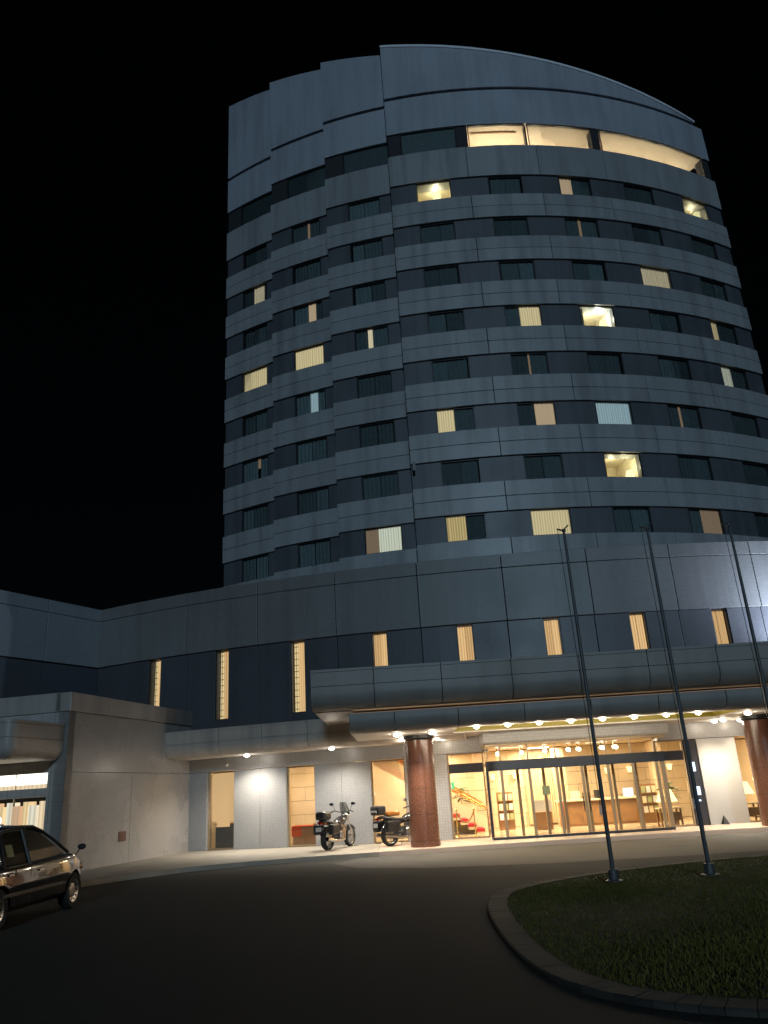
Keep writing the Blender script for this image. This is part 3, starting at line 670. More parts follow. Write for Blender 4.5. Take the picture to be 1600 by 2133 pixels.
MB().arc((POD[0], POD[1], POD[2]), -20.35, -19.6, .86, 1.049, -.30, .02).build('hem', 'blindglow', BL)
for x, y, lb in ((3.1, 31.9, 'left square stone column inside the lobby'), (6.25, 32.4, 'middle square stone column inside the lobby'), (9.9, 31.9, 'right square stone column inside the lobby')):
    c_ = thing('lobby_column', (x, y, .125), lb, 'column', 'stone columns in the lobby')
    for r_ in range(4): MB().box(x - .22, x + .22, y - .22, y + .22, .126 + r_ * .72, .126 + r_ * .72 + .705).build('stone_block', 'stone', c_, bevel=.01)
    MB().box(x - .2, x + .2, y - .2, y + .2, .126, 3.01).build('core', 'core', c_)
for i, x in enumerate((3.7, 4.6, 8.3, 9.2, 10.8)):
    c_ = thing('wall_lamp', (x, 33.2, 1.9), '%s cream wall lamp from the left on the back wall of the lobby' % ['first', 'second', 'third', 'fourth', 'fifth'][i], 'wall lamp', 'wall lamps on the lobby back wall')
    MB().lathe([(.06, 0), (.12, .22), (.11, .22), (.05, 0)], (x, 33.08, 1.9), n=14).build('shade', 'shade', c_, smooth=True); MB().box(x - .03, x + .03, 33.08, 33.2, 1.86, 1.9).build('bracket', 'brass', c_)
for i, (x, y) in enumerate(((3.9, 31.4), (9.0, 30.4))):
    c_ = thing('brochure_rack', (x, y, .125), ['wooden rack of pale leaflets left in the lobby', 'wooden rack of pale leaflets near the lamp table'][i], 'rack', 'leaflet racks in the lobby')
    MB().box(x - .3, x + .3, y, y + .05, .126, 1.45).build('back_panel', 'wood', c_)
    for r_ in range(3):
        MB().box(x - .3, x + .3, y - .12, y - .001, .45 + r_ * .34, .47 + r_ * .34).build('shelf', 'wood', c_)
        for k in range(3): MB().box(x - .26 + k * .19, x - .11 + k * .19, y - .07, y - .06, .475 + r_ * .34, .70 + r_ * .34).build('leaflet', ['plate', 'cream', 'sticker'][(k + r_) % 3], c_)
cur_ = MB(); lo_, hi_ = [], []
for i in range(61):
    x = 5.0 + i * .02; y = 33.12 + .03 * math.sin(i * 1.5); lo_.append((x, y, .2)); hi_.append((x, y, 2.8))
tag(cur_.loft([lo_, hi_], cap=False, close=False).build('curtain', 'cream', smooth=True), 'tall cream curtain hanging on the lobby back wall', 'curtain')
# potted plants
def plant(x, y, h, s, nl, label, seed, zb=.125):
    r = random.Random(seed); t = thing('potted_plant', (x, y, zb), label, 'plant', 'potted plants in the lobby')
    MB().lathe([(.14 * s, 0), (.2 * s, .3 * s), (.17 * s, .3 * s), (.16 * s, .25 * s)], (x, y, zb), n=14).build('pot', 'pot', t)
    st_ = MB()
    for k in range(3): st_.tube([(x, y, zb + .25 * s), (x + r.uniform(-.05, .05), y + r.uniform(-.05, .05), zb + h * .6)], .012, 6)
    st_.build('stem', 'wood', t)
    for k in range(nl):
        a = r.uniform(0, 6.28); el = r.uniform(.1, 1.2); ln = r.uniform(.3, .55) * s; z = zb + h * r.uniform(.5, .75); m = MB(); L_, R_ = [], []
        for q in range(5):
            u = q / 4; d = ln * u; p = Vector((x + math.cos(a) * d * math.cos(el), y + math.sin(a) * d * math.cos(el), z + d * math.sin(el) - .5 * u * u * ln)); wd = .045 * s * math.sin(math.pi * (u * .9 + .08))
            sd_ = Vector((-math.sin(a), math.cos(a), .2)) * wd; L_.append(p + sd_); R_.append(p - sd_)
        m.loft([L_, R_], cap=False, close=False); m.build('leaf', 'leaf', t)
plant(9.15, 28.6, 1.6, 1.2, 34, 'bushy green palm behind the table lamp by the doors', 5)
plant(2.35, 32.3, 2.0, 1.1, 30, 'green potted plant beyond the stair rail', 8)
plant(1.7, 32.4, 2.0, 1.0, 26, 'green potted plant deeper behind the stairs, left one', 9)

# ================================================================== SIDE BLOCK AND WING
WG = thing('side_wing', (-13, 31, 0), 'plain two tone wing running forward on the left', 'building')
wa, wb_ = Vector((-12.0, 32.35)), Vector((-19.0, 19.6)); wn = Vector((-(wb_ - wa).y, (wb_ - wa).x)).normalized()
if wn.x > 0: wn = -wn
def wall(a, b, z0, z1, t, nrm, off=0):
    p = [a - nrm * off, b - nrm * off, b + nrm * t, a + nrm * t]; q = [(v.x, v.y) for v in p]
    if area(q) < 0: q = q[::-1]
    return MB().prism(q, z0, z1)
for i in range(5):
    a, b = wa.lerp(wb_, i / 5 + (.0008 if i else 0)), wa.lerp(wb_, (i + 1) / 5 - .0008)
    wall(a, b, 7.15, 9.04, .4, wn, .10).build('wall_panel', 'wing', WG, bevel=.012)
    wall(a, b, 9.06, 9.55, .4, wn, .10).build('wall_panel', 'wing', WG, bevel=.012)
    wall(a, b, 0, 7.14, .4, wn, 0).build('band_panel', 'wingband', WG)
BK = thing('side_block', (-9, 26, 0), 'low pale tiled block with parapet left of the entrance', 'building')
ba, bb = Vector((-7.66, 30.15)), Vector((-9.33, 22.8)); bd = (bb - ba).normalized(); bn = Vector((bd.y, -bd.x))
if bn.x > 0: bn = -bn
cutb = [0, .535, 1]
for i in range(2):
    a, b = ba.lerp(bb, cutb[i] + (.002 if i else 0)), ba.lerp(bb, cutb[i + 1])
    wall(a, b, .1, 2.74, .35, bn).build('wall_panel', 'block', BK)
wall(ba, bb, 2.755, 4.40, .35, bn, .0).build('wall_panel', 'block', BK)
wall(ba, ba.lerp(bb, .45), 4.415, 4.95, .45, bn, .04).build('parapet_panel', 'fascia_lit', BK, bevel=.02)
wall(ba.lerp(bb, .452), bb + bd * .04, 4.415, 4.95, .45, bn, .04).build('parapet_panel', 'fascia_lit', BK, bevel=.02)
ec = bb + bn * 9
MB().prism([(v.x, v.y) for v in (ba + bn * .3, bb + bn * .3 + bd * -.2, ec - bd * .2, ba + bn * 9)][::1] if True else [], 4.3, 4.6).build('roof', 'core', BK)
# end wall facing the camera with lit windows
def ew(u0, u1, z0, z1, t=.3, off=0): return wall(bb + bn * u0, bb + bn * u1, z0, z1, t, -bd, off)
ew(.0, .55, .1, 4.4).build('end_panel', 'block', BK)
ew(.55, 6, 2.76, 4.4).build('end_panel', 'block', BK); ew(.55, 6, 2.13, 2.36, .3).build('end_panel', 'block', BK); ew(.55, 6, .1, .5).build('end_panel', 'block', BK); ew(.3, 9, 4.415, 4.95, .45, .04).build('parapet_panel', 'fascia_lit', BK)
for i in range(3):
    u0, u1 = .57 + i * 1.05, .57 + (i + 1) * 1.05 - .05
    W = MB(); 
    W.v += ew(u0 - .03, u0, 2.361, 2.759, .1, -.06).v; W.f += ew(u0, u0 + .1, 0, 1).f
    Wo = W.build('window', 'frame', BK)
    ew(u0, u1, 2.37, 2.75, .012, -.1).build('pane', 'clear', Wo); ew(u0 + .02, u1 - .02, 2.36, 2.47, .02, -.35).build('sill_board', 'lit_pale', Wo)
    ew(u0 + .02, u1 - .02, 2.47, 2.76, .02, -.5).build('light_panel', 'panel_w', Wo)
    Wo['label'] = 'short upper window with a glaring light panel inside'
for i in range(3):
    u0, u1 = .6 + i * 1.05, .6 + (i + 1) * 1.05 - .05
    W = MB(); q = ew(u0 - .05, u0 - .01, .501, 2.129, .1, -.06); W.v += q.v; W.f += q.f
    Wo = W.build('window', 'frame', BK)
    ew(u0, u1, .51, 2.12, .012, -.1).build('pane', 'clear', Wo)
    for q_ in range(4):
        ew(u0 + q_ * .26 + .01, u0 + q_ * .26 + (.24 if q_ % 2 else .16), .5, 2.02 - .1 * (q_ % 2), .03, -.4 - .15 * (q_ % 2)).build('curtain', ['lit_pale', 'lit_white', 'lit_warm', 'lit_pink'][(q_ + i) % 4], Wo)
    Wo['label'] = 'lower window with tall warm lit curtains'
for i in range(2): light('POINT', 'end_light', tuple((bb + bn * (1.2 + i * 1.6) - bd * 1.3).to_3d() + Vector((0, 0, 2.4))), 40, (1, .85, .6), BK, size=.2)
# brown hatch on the block wall
hx = ba.lerp(bb, .62); h2 = ba.lerp(bb, .565)
HT = tag(wall(hx, h2, .74, 1.03, .0, bn, .02).build('wall_hatch', 'hatch', bevel=.006), 'small brown square hatch low on the pale tiled block', 'hatch')
# curved fascia profile (u outwards, z)
def fascia_prof(z0, z1, groove, r=.42, depth=.5):
    up_ = [(-depth, z0 + .02), (-depth, z1), (.03, z1), (.03, z1 - .07), (0, z1 - .07), (0, groove + .02), (-.03, groove + .02), (-.03, groove - .02), (0, groove - .02)]
    n_ = 8
    for i in range(n_ + 1):
        t = math.pi / 2 * i / n_; up_.append((-r + r * math.cos(t), z0 + r * .9 - r * .9 * math.sin(t)))
    return up_
# small canopy over the end wall
EC = thing('end_canopy', (-11, 21.6, 3), 'small canopy with rounded edge over the lit end windows, left edge of picture', 'canopy')
def fr_at(p, out):
    return lambda u, z: (p.x + out.x * u, p.y + out.y * u, z)
c0 = bb + bn * .12 + bd * 2.2
prof = fascia_prof(3.06, 4.05, 3.6, .34, .4)
MB().extr(prof, fr_at(bb + bn * .12 + bd * .02, -bn), fr_at(c0 - bd * .25, -bn)).build('fascia_panel', 'fascia_lit', EC, smooth=True)
cor = MB(); rings = []
for q in range(7):
    t = math.pi / 2 * q / 6; d_ = -bn * math.cos(t) + bd * math.sin(t); rings.append([fr_at(c0 - bd * .25 + bn * .25, d_)(u + .25, z) for u, z in prof])
cor.loft(rings).build('fascia_corner', 'fascia_lit', EC, smooth=True)
MB().extr(prof, fr_at(c0 + bn * .25, bd), fr_at(c0 + bn * 6, bd)).build('fascia_panel', 'fascia_lit', EC, smooth=True)
p_ = [bb + bn * .3 + bd * .02, c0 + bn * .3 - bd * .2, c0 + bn * 6 - bd * .2, bb + bn * 6 + bd * .02]; q_ = [(v.x, v.y) for v in p_]
MB().prism(q_ if area(q_) > 0 else q_[::-1], 3.08, 3.2).build('soffit', 'soffit', EC)
# low canopy along the facade
LC = thing('low_canopy', (-5, 27.5, 3.1), 'long low canopy with rounded lower edge over the left ground floor windows', 'canopy')
LA = (POD[0], POD[1], 43.5)
prof = fascia_prof(3.19, 4.09, 3.64, .40, .5)
jn = [-22.2, -18.49, -16.34, -14.19, -12.0, -9.8, -7.4]
for i in range(len(jn) - 1):
    m = MB(); rings = []
    for q in range(4):
        f = jn[i] + .012 + (jn[i + 1] - jn[i] - .024) * q / 3; dr = Vector((math.sin(rad(f)), -math.cos(rad(f)))); c_ = Vector(ap(LA, f, 0)); rings.append([(c_.x + dr.x * u, c_.y + dr.y * u, z) for u, z in prof])
    m.loft(rings).build('fascia_panel', 'fascia_lit', LC, smooth=True)
MB().arc(LA, -22.2, -7.4, 3.20, 3.28, -.35, 1.5).build('soffit', 'soffit', LC)
MB().arc(LA, -22.2, -7.4, 4.0, 4.05, -.5, 1.35).build('roof', 'core', LC)

# ================================================================== MAIN CANOPY
CN = thing('entrance_canopy', (5.45, 24, 3.3), 'wide two tier entrance canopy with rounded edges and lit soffit', 'canopy')
UY = lambda x: 21.35 - .03 * x                   # plan line of the upper and the lower front edge
LY = lambda x: 22.12 - .05 * (x + 1.3)
def fr(fy): return lambda x: (lambda u, z: (x, fy(x) - u, z))
XL, XR = -2.26, 13.2
p1 = [(-.9, 3.92), (-.9, 4.94), (.03, 4.94), (.03, 4.87), (0, 4.87), (0, 4.50), (-.04, 4.50), (-.04, 4.42), (0, 4.42)] + [(-.5 + .5 * math.cos(t), 4.30 - .42 * math.sin(t)) for t in np.linspace(0, math.pi / 2, 9)]
js = [XL, -.55, 1.28, 3.17, 5.0, 6.81, 8.65, 10.5, XR]
for i in range(len(js) - 1): MB().extr(p1, fr(UY)(js[i] + (.01 if i else 0)), fr(UY)(js[i + 1] - .01)).build('upper_fascia', 'fascia', CN, smooth=True)
p2 = [(-.7, 3.30), (-.7, 3.80), (0, 3.80), (0, 3.66)] + [(-.4 + .4 * math.cos(t), 3.64 - .35 * math.sin(t)) for t in np.linspace(0, math.pi / 2, 9)]
XL2 = -1.30
js2 = [XL2, -.05, 1.7, 3.5, 5.3, 7.1, 8.9, 10.7, XR - .6]
for i in range(len(js2) - 1): MB().extr(p2, fr(LY)(js2[i] + (.01 if i else 0)), fr(LY)(js2[i + 1] - .01)).build('lower_fascia', 'fascia', CN, smooth=True)
MB().prism([(XL, UY(XL) + .85), (XR, UY(XR) + .85), (XR, 27.3), (XL, 27.3)], 3.885, 4.86).build('upper_slab', 'fascia', CN)
CV = MB().extr([(-.05, 3.801), (-.05, 3.815), (-.09, 3.815), (-.09, 3.801)], fr(LY)(XL2 + .1), fr(LY)(XR - .7)).build('lip_glow_strip', 'lit_dim', CN)  # added glowing strip, imitates the warm reflection under the upper tier's lip
x0, x1 = XL2 + .1, XR - .7
for i in range(4):
    xm = x0 + (x1 - x0) * (i + .5) / 4
    lo = light('AREA', 'lip_fill_light', (xm, LY(xm) + .05, 3.82), 3.2, (1, .72, .44), CN, size=((x1 - x0) / 4, .03)); lo.rotation_euler = (rad(115), 0, math.atan(-.05))  # added fill lamps along the strip to warm the upper lip
# soffit with a recessed trough
TX0, TX1, TY1 = 1.70, 9.6, 24.5
TY0 = lambda x: LY(x) + .52
for q in ([(XL2, TY0(XL2)), (TX0, TY0(TX0)), (TX0, 27.35), (XL2, 27.35)], [(TX1, TY0(TX1)), (XR - .6, TY0(XR)), (XR - .6, 27.35), (TX1, 27.35)], [(TX0 + .001, TY1), (TX1 - .001, TY1), (TX1 - .001, 27.35), (TX0 + .001, 27.35)]):
    MB().prism(q, 3.305, 3.44).build('soffit_panel', 'soffit', CN)
tr = MB().box(TX0, TX1, TY1 - .03, TY1 - .001, 3.31, 3.72).box(TX0 + .0, TX0 + .03, 22.5, TY1 - .03, 3.31, 3.72).box(TX1 - .034, TX1 - .004, 22.2, TY1 - .03, 3.31, 3.72)
tr.box(TX0 + .03, TX1 - .034, 22.3, TY1 - .031, 3.70, 3.74).build('trough', 'trough', CN)
MB().box(TX0, TX1, TY1 - .06, TY1 + .02, 3.27, 3.304).build('trough_trim', 'soffit', CN)

# pillars
def pillar(x, y, label):
    t = thing('granite_pillar', (x, y, .13), label, 'pillar', 'granite pillars under the canopy')
    zs = [.30, 1.03, 1.76, 2.49, 3.16]
    MB().lathe([(.445, .0), (.445, .165)], (x, y, .13), n=40).build('base', 'granite', t, smooth=True)
    MB().lathe([(.41, .16), (.41, 3.2)], (x, y, .13), n=40).build('core', 'core', t, smooth=True)
    for i in range(4):
        for q in range(4):
            A = (x, y, .43); f = q * 90 + 12
            MB().arc(A, f + .6, f + 89.4, zs[i] + .006, zs[i + 1] - .006, 0, .03, step=6).build('cladding_panel', 'granite', t, smooth=True)
    MB().lathe([(.40, 3.03), (.47, 3.08), (.47, 3.2)], (x, y, .13), n=40).build('collar', 'dark', t, smooth=True)
pillar(.65, 25.2, 'round red granite pillar left of the entrance doors')
pillar(11.15, 25.2, 'round red granite pillar at the right edge of picture')

# downlights
WARM = (1.0, .87, .68)
ORD = ['first', 'second', 'third', 'fourth', 'fifth', 'sixth', 'seventh', 'eighth']
def downlight(x, y, z, e, label, group, sp=120, r=.11, wcol=WARM):
    t = thing('downlight', (x, y, z), label, 'downlight', group)
    MB().lathe([(r + .04, -.012), (r + .04, .01), (r, .01), (r, -.012)], (x, y, z), n=24).build('trim_ring', 'chrome', t)
    MB().lathe([(.001, -.075), (r * .45, -.07), (r * .8, -.05), (r, -.013), (r, .01)], (x, y, z), n=24).build('drop_lens', 'disc', t, smooth=True)
    light('SPOT', 'downlight_lamp', (x, y, z - .09), e, wcol, t, aim=(x, y, 0), size=.08, spot=sp, blend=.75)
    light('POINT', 'lens_spill', (x, y, z - .12), 13, wcol, t, size=.06)
for x, y, e, lb in [(-.02, 23.85, 170, 'downlight in front of the left pillar, front left of its cluster'), (.15, 26.05, 150, 'downlight behind the left pillar on its left'), (1.02, 23.8, 170, 'downlight front right of the left pillar'), (1.25, 26.0, 170, 'downlight behind the left pillar on its right'), (1.48, 26.65, 60, 'downlight nearest the wall, right of the left pillar'),
    (10.3, 26.35, 150, 'downlight nearest the pale panel right of the doors'), (10.45, 26.0, 170, 'downlight left of the right pillar, middle of its cluster'), (11.25, 26.6, 80, 'downlight behind the right pillar near the wall'), (10.2, 23.5, 170, 'downlight in front of the right pillar')]:
    downlight(x, y, 3.295, e * 2.2, lb, 'downlights in the entrance soffit')
for x, y, lb in [(-5.25, 28.2, 'left one of two downlights under the low canopy'), (-2.2, 26.95, 'right one of two downlights under the low canopy')]:
    downlight(x, y, 3.19, 560, lb, 'downlights under the low canopy', 150, .11, (1, .91, .78))
for i in range(8):
    x = 2.22 + i * .87; y = LY(2.22 + i * .87) + .62 - .3
    t = thing('canopy_bulb', (x, y + .3, 3.45), '%s bright bulb from the left in the canopy row' % ORD[i], 'bulb', 'row of bare bulbs under the canopy edge')
    MB().lathe([(.03, .1), (.03, .0), (.06, -.04), (.095, -.13), (.075, -.20), (.002, -.225)], (x, y + .3, 3.455), n=14).build('glass_bulb', 'bulb', t, smooth=True)
    MB().lathe([(.05, .21), (.05, .1), (.03, .1)], (x, y + .3, 3.455), n=12).build('holder', 'brass', t)
    light('POINT', 'bulb_light', (x, y + .3, 3.2), 58, (1, .86, .66), t, size=.07)

# small dark sign on the pale panel
xx, yy = ap(POD, 3.55, .03)
WS = thing('floor_sign', (xx, yy - .15, .13), 'small dark triangular floor sign at the foot of the pale panel', 'floor sign')
MB().add([(xx - .10, yy - .25, .135), (xx + .10, yy - .25, .135), (xx, yy - .12, .40), (xx - .10, yy - .22, .135), (xx + .10, yy - .22, .135), (xx, yy - .10, .40)], [(0, 1, 2), (5, 4, 3), (0, 2, 5, 3), (1, 4, 5, 2), (0, 3, 4, 1)]).build('front_board', 'dark', WS)
MB().add([(xx - .10, yy - .05, .135), (xx + .10, yy - .05, .135), (xx, yy - .10, .40), (xx - .10, yy - .02, .135), (xx + .10, yy - .02, .135), (xx, yy - .08, .40)], [(0, 1, 2), (5, 4, 3), (0, 2, 5, 3), (1, 4, 5, 2), (0, 3, 4, 1)]).build('back_board', 'dark', WS)

# ================================================================== FLAGPOLES
def flagpole(x, y, z0, H, tx, label):
    t = thing('flagpole', (x, y, z0), label, 'flagpole', 'flagpoles on the grass island')
    MB().lathe([(.15, 0), (.15, .015), (.085, .03), (.08, .18)], (x, y, z0), n=16).build('base_plate', 'pole', t)
    MB().tube([(x, y, z0 + .02), (x + tx * .35, y, z0 + H * .35), (x + tx * .7, y, z0 + H * .7), (x + tx, y, z0 + H)], [.037, .034, .030, .022], 14).build('pole', 'pole', t, smooth=True)
    xt = x + tx
    tr_ = MB().lathe([(.03, 0), (.04, .02), (.04, .05), (.015, .07)], (xt, y, z0 + H), n=12)
    tr_.tube([(xt, y, z0 + H + .03), (xt - .13, y - .02, z0 + H + .06)], .018, 6).tube([(xt, y, z0 + H + .05), (xt + .10, y, z0 + H + .14)], .014, 6).build('truck', 'pole', t)
    MB().tube([(xt - .12, y - .02, z0 + H + .03), (x + tx * .5 - .085, y - .03, z0 + H * .5), (x - .07, y - .05, z0 + 1.1)], .006, 5).build('halyard', 'dark', t)
    MB().cbox((x - .075, y - .05, z0 + 1.1), (.03, .03, .16)).build('cleat', 'steel', t)
flagpole(3.42, 14.2, .14, 6.05, -.02, 'left flagpole of three, standing before the entrance doors')
flagpole(4.95, 14.05, .16, 5.93, -.02, 'middle flagpole of three, right of the entrance doors')
flagpole(6.42, 13.9, .17, 5.85, -.02, 'rightmost flagpole, its foot outside the picture')

# ================================================================== MOTORBIKES (local: +Y forward, wheels on z=0)
def motorbike(loc, yaw, label, big):
    t = thing('motorbike', (0, 0, 0), label, 'motorbike', 'motorbikes parked by the facade')
    WB = 1.48; r = .31
    for y, nm, wd in ((0, 'wheel', .085), (WB, 'wheel', .065)):
        wl = MB().lathe([(r - .07, -wd), (r - .02, -wd), (r, -wd * .4), (r, wd * .4), (r - .02, wd), (r - .07, wd)], (0, y, r), 'x', 28)
        wl.f = [f for f in wl.f if len(f) == 4]
        wo = wl.build(nm, 'rubber', t, smooth=True)
        rm_ = MB().lathe([(r - .055, -.05), (r - .085, -.03), (r - .085, .03), (r - .055, .05)], (0, y, r), 'x', 28); rm_.f = [f for f in rm_.f if len(f) == 4]
        for k in range(5):
            a = k * 2 * math.pi / 5; rm_.tube([(0, y, r), (0, y + (r - .08) * math.cos(a), r + (r - .08) * math.sin(a))], .018, 6)
        rm_.lathe([(.04, -.07), (.05, 0), (.04, .07)], (0, y, r), 'x', 12).build('rim', 'steel', wo)
        MB().lathe([(.05, .055), (.135, .055), (.135, .062), (.05, .062)], (0, y, r), 'x', 20).build('brake_disc', 'chrome', wo)
    MB().tube([(-.11, WB, r), (-.10, WB - .22, .72), (-.09, WB - .33, .98)], .028, 10).tube([(.11, WB, r), (.10, WB - .22, .72), (.09, WB - .33, .98)], .028, 10).build('fork', 'chrome', t, smooth=True)
    MB().tube([(0, WB - .34, .92), (0, .75, .72), (0, .35, .62), (0, .05, .66)], .035, 8).tube([(0, WB - .34, .85), (0, .95, .35), (0, .5, .28), (0, .42, .6)], .03, 8).tube([(.09, 0, r), (.09, .45, .38)], .028, 8).tube([(-.09, 0, r), (-.09, .45, .38)], .028, 8).build('frame', 'dark', t, smooth=True)
    eng = MB().cbox((0, .72, .42), (.34, .38, .26)).cbox((0, .82, .60), (.26, .24, .16))
    for k in range(5): eng.cbox((0, .80, .50 + k * .035), (.38, .28, .012))
    eng.lathe([(.10, -.2), (.12, -.17), (.12, .17), (.10, .2)], (0, .64, .40), 'x', 16).build('engine', 'steel', t)
    tk = MB(); rings = []
    for y, w_, zt_, zb_ in ((.52, .06, .78, .70), (.62, .13, .86, .68), (.85, .17, .95, .68), (1.05, .15, .96, .70), (1.18, .07, .90, .74)):
        rings.append([(w_ * math.cos(a), y, (zt_ + zb_) / 2 + (zt_ - zb_) / 2 * math.sin(a)) for a in np.linspace(0, 2 * math.pi, 14)[:-1]])
    tk.loft(rings).build('fuel_tank', 'bikepaint', t, smooth=True)
    se = MB(); rings = []
    for y, w_, zt_, zb_ in ((-.42, .08, .86, .80), (-.3, .13, .89, .76), (.0, .16, .86, .72), (.3, .17, .80, .68), (.55, .10, .80, .70)):
        rings.append([(w_ * math.copysign(abs(math.cos(a)) ** .6, math.cos(a)), y, (zt_ + zb_) / 2 + (zt_ - zb_) / 2 * math.sin(a)) for a in np.linspace(0, 2 * math.pi, 14)[:-1]])
    se.loft(rings).build('seat', 'dark', t, smooth=True)
    # fenders
    for y0, a0, a1, rr in ((0, 20, 150, r + .04), (WB, 40, 150, r + .035)):
        fm = MB(); rings = []
        for a in np.linspace(rad(a0), rad(a1), 10):
            c_, s_ = math.cos(a), math.sin(a); rings.append([(-.09, y0 - rr * c_, r + rr * s_ - .02), (-.05, y0 - (rr + .02) * c_, r + (rr + .02) * s_), (.05, y0 - (rr + .02) * c_, r + (rr + .02) * s_), (.09, y0 - rr * c_, r + rr * s_ - .02)])
        fm.loft(rings, cap=False, close=False).build('fender', 'bikepaint', t, smooth=True)
    ex = MB()
    for s_ in ((1, -1) if big else (1,)): ex.tube([(s_ * .14, .85, .45), (s_ * .18, .8, .25), (s_ * .18, .3, .24), (s_ * .19, -.35, .34)], [.025, .03, .055, .06], 12)
    ex.build('exhaust', 'chrome', t, smooth=True)
    hb = MB().tube([(-.40, 1.0, 1.06), (-.30, 1.05, 1.10), (-.08, 1.16, 1.04), (.08, 1.16, 1.04), (.30, 1.05, 1.10), (.40, 1.0, 1.06)], .014, 8).tube([(-.42, .98, 1.055), (-.30, 1.05, 1.10)], .02, 8).tube([(.42, .98, 1.055), (.30, 1.05, 1.10)], .02, 8).build('handlebar', 'dark', t, smooth=True)
    for s_ in (-1, 1):
        mi = MB().tube([(s_ * .26, 1.07, 1.10), (s_ * .36, 1.05, 1.28)], .008, 6).ball((s_ * .40, 1.05, 1.31), (.085, .03, .05)).build('mirror', 'dark', t, smooth=True)
        MB().cbox((s_ * .40, 1.018, 1.31), (.11, .006, .06)).build('mirror_glass', 'chrome', mi)
    MB().ball((0, 1.32, .93), (.10, .10, .10)).build('headlight', 'chrome', t, smooth=True)
    MB().lathe([(.08, .0), (.06, .04), (.001, .05)], (0, 1.385, .93), 'y', 16).build('headlight_lens', 'lens', t, smooth=True)
    # screen
    sc = MB(); rings = []
    for z, y, w_ in ((.98, 1.36, .16), (1.12, 1.30, .17), (1.28, 1.22, .14), (1.36, 1.17, .09)):
        rings.append([(w_ * u, y - .10 * u * u, z) for u in np.linspace(-1, 1, 7)])
    sc.loft(rings, cap=False, close=False).build('windscreen', 'carglass', t, smooth=True)
    MB().tube([(0, -.44, .82), (0, -.52, .60)], .02, 6).cbox((0, -.53, .62), (.20, .015, .14)).build('plate_holder', 'dark', t)
    MB().cbox((0, -.545, .62), (.19, .006, .12)).build('licence_plate', 'plate', t)
    MB().cbox((0, -.47, .80), (.14, .06, .06)).build('tail_light', 'redlens', t, bevel=.01)
    for s_ in (-1, 1):
        MB().tube([(s_ * .06, -.42, .78), (s_ * .18, -.44, .78)], .01, 6).ball((s_ * .2, -.44, .78), (.035, .03, .03)).build('indicator', 'orange', t, smooth=True)
        MB().tube([(s_ * .12, .55, .30), (s_ * .30, .57, .29)], .014, 6).build('footpeg', 'steel', t)
    if big:
        for s_ in (-1, 1): MB().cbox((s_ * .30, -.12, .58), (.20, .48, .34)).build('pannier', 'dark', t, bevel=.05)
        MB().cbox((0, -.42, 1.05), (.42, .34, .28)).build('top_case', 'dark', t, bevel=.06)
        MB().cbox((0, -.60, 1.03), (.30, .02, .06)).build('case_reflector', 'lens', t)
        MB().cbox((0, .12, .93), (.26, .50, .14)).build('luggage_roll', 'orange', t, bevel=.05)
        MB().tube([(.3, 1.0, 1.1), (.34, .96, 1.62)], .006, 5).build('antenna', 'dark', t)
    else:
        MB().cbox((0, -.22, 1.0), (.36, .46, .24)).build('luggage_bag', 'dark', t, bevel=.07)
        MB().cbox((0, -.30, 1.135), (.2, .16, .02)).build('bag_label', 'plate', t)
        MB().cbox((-.27, -.05, .60), (.20, .42, .30)).build('pannier', 'dark', t, bevel=.05)
        MB().cbox((.27, -.05, .60), (.20, .42, .30)).build('pannier', 'dark', t, bevel=.05)
    MB().tube([(-.1, .6, .28), (-.24, .66, .01)], .014, 6).build('side_stand', 'steel', t)
    t.location = loc; t.rotation_euler = (0, rad(-5 if False else 0), yaw)
motorbike((-2.36, 26.2, .12), rad(-24), 'smaller dark motorbike with luggage bag by the tiled wall', False)
motorbike((-.42, 26.2, .13), rad(-50), 'larger touring motorbike with orange roll, next to the left pillar', True)

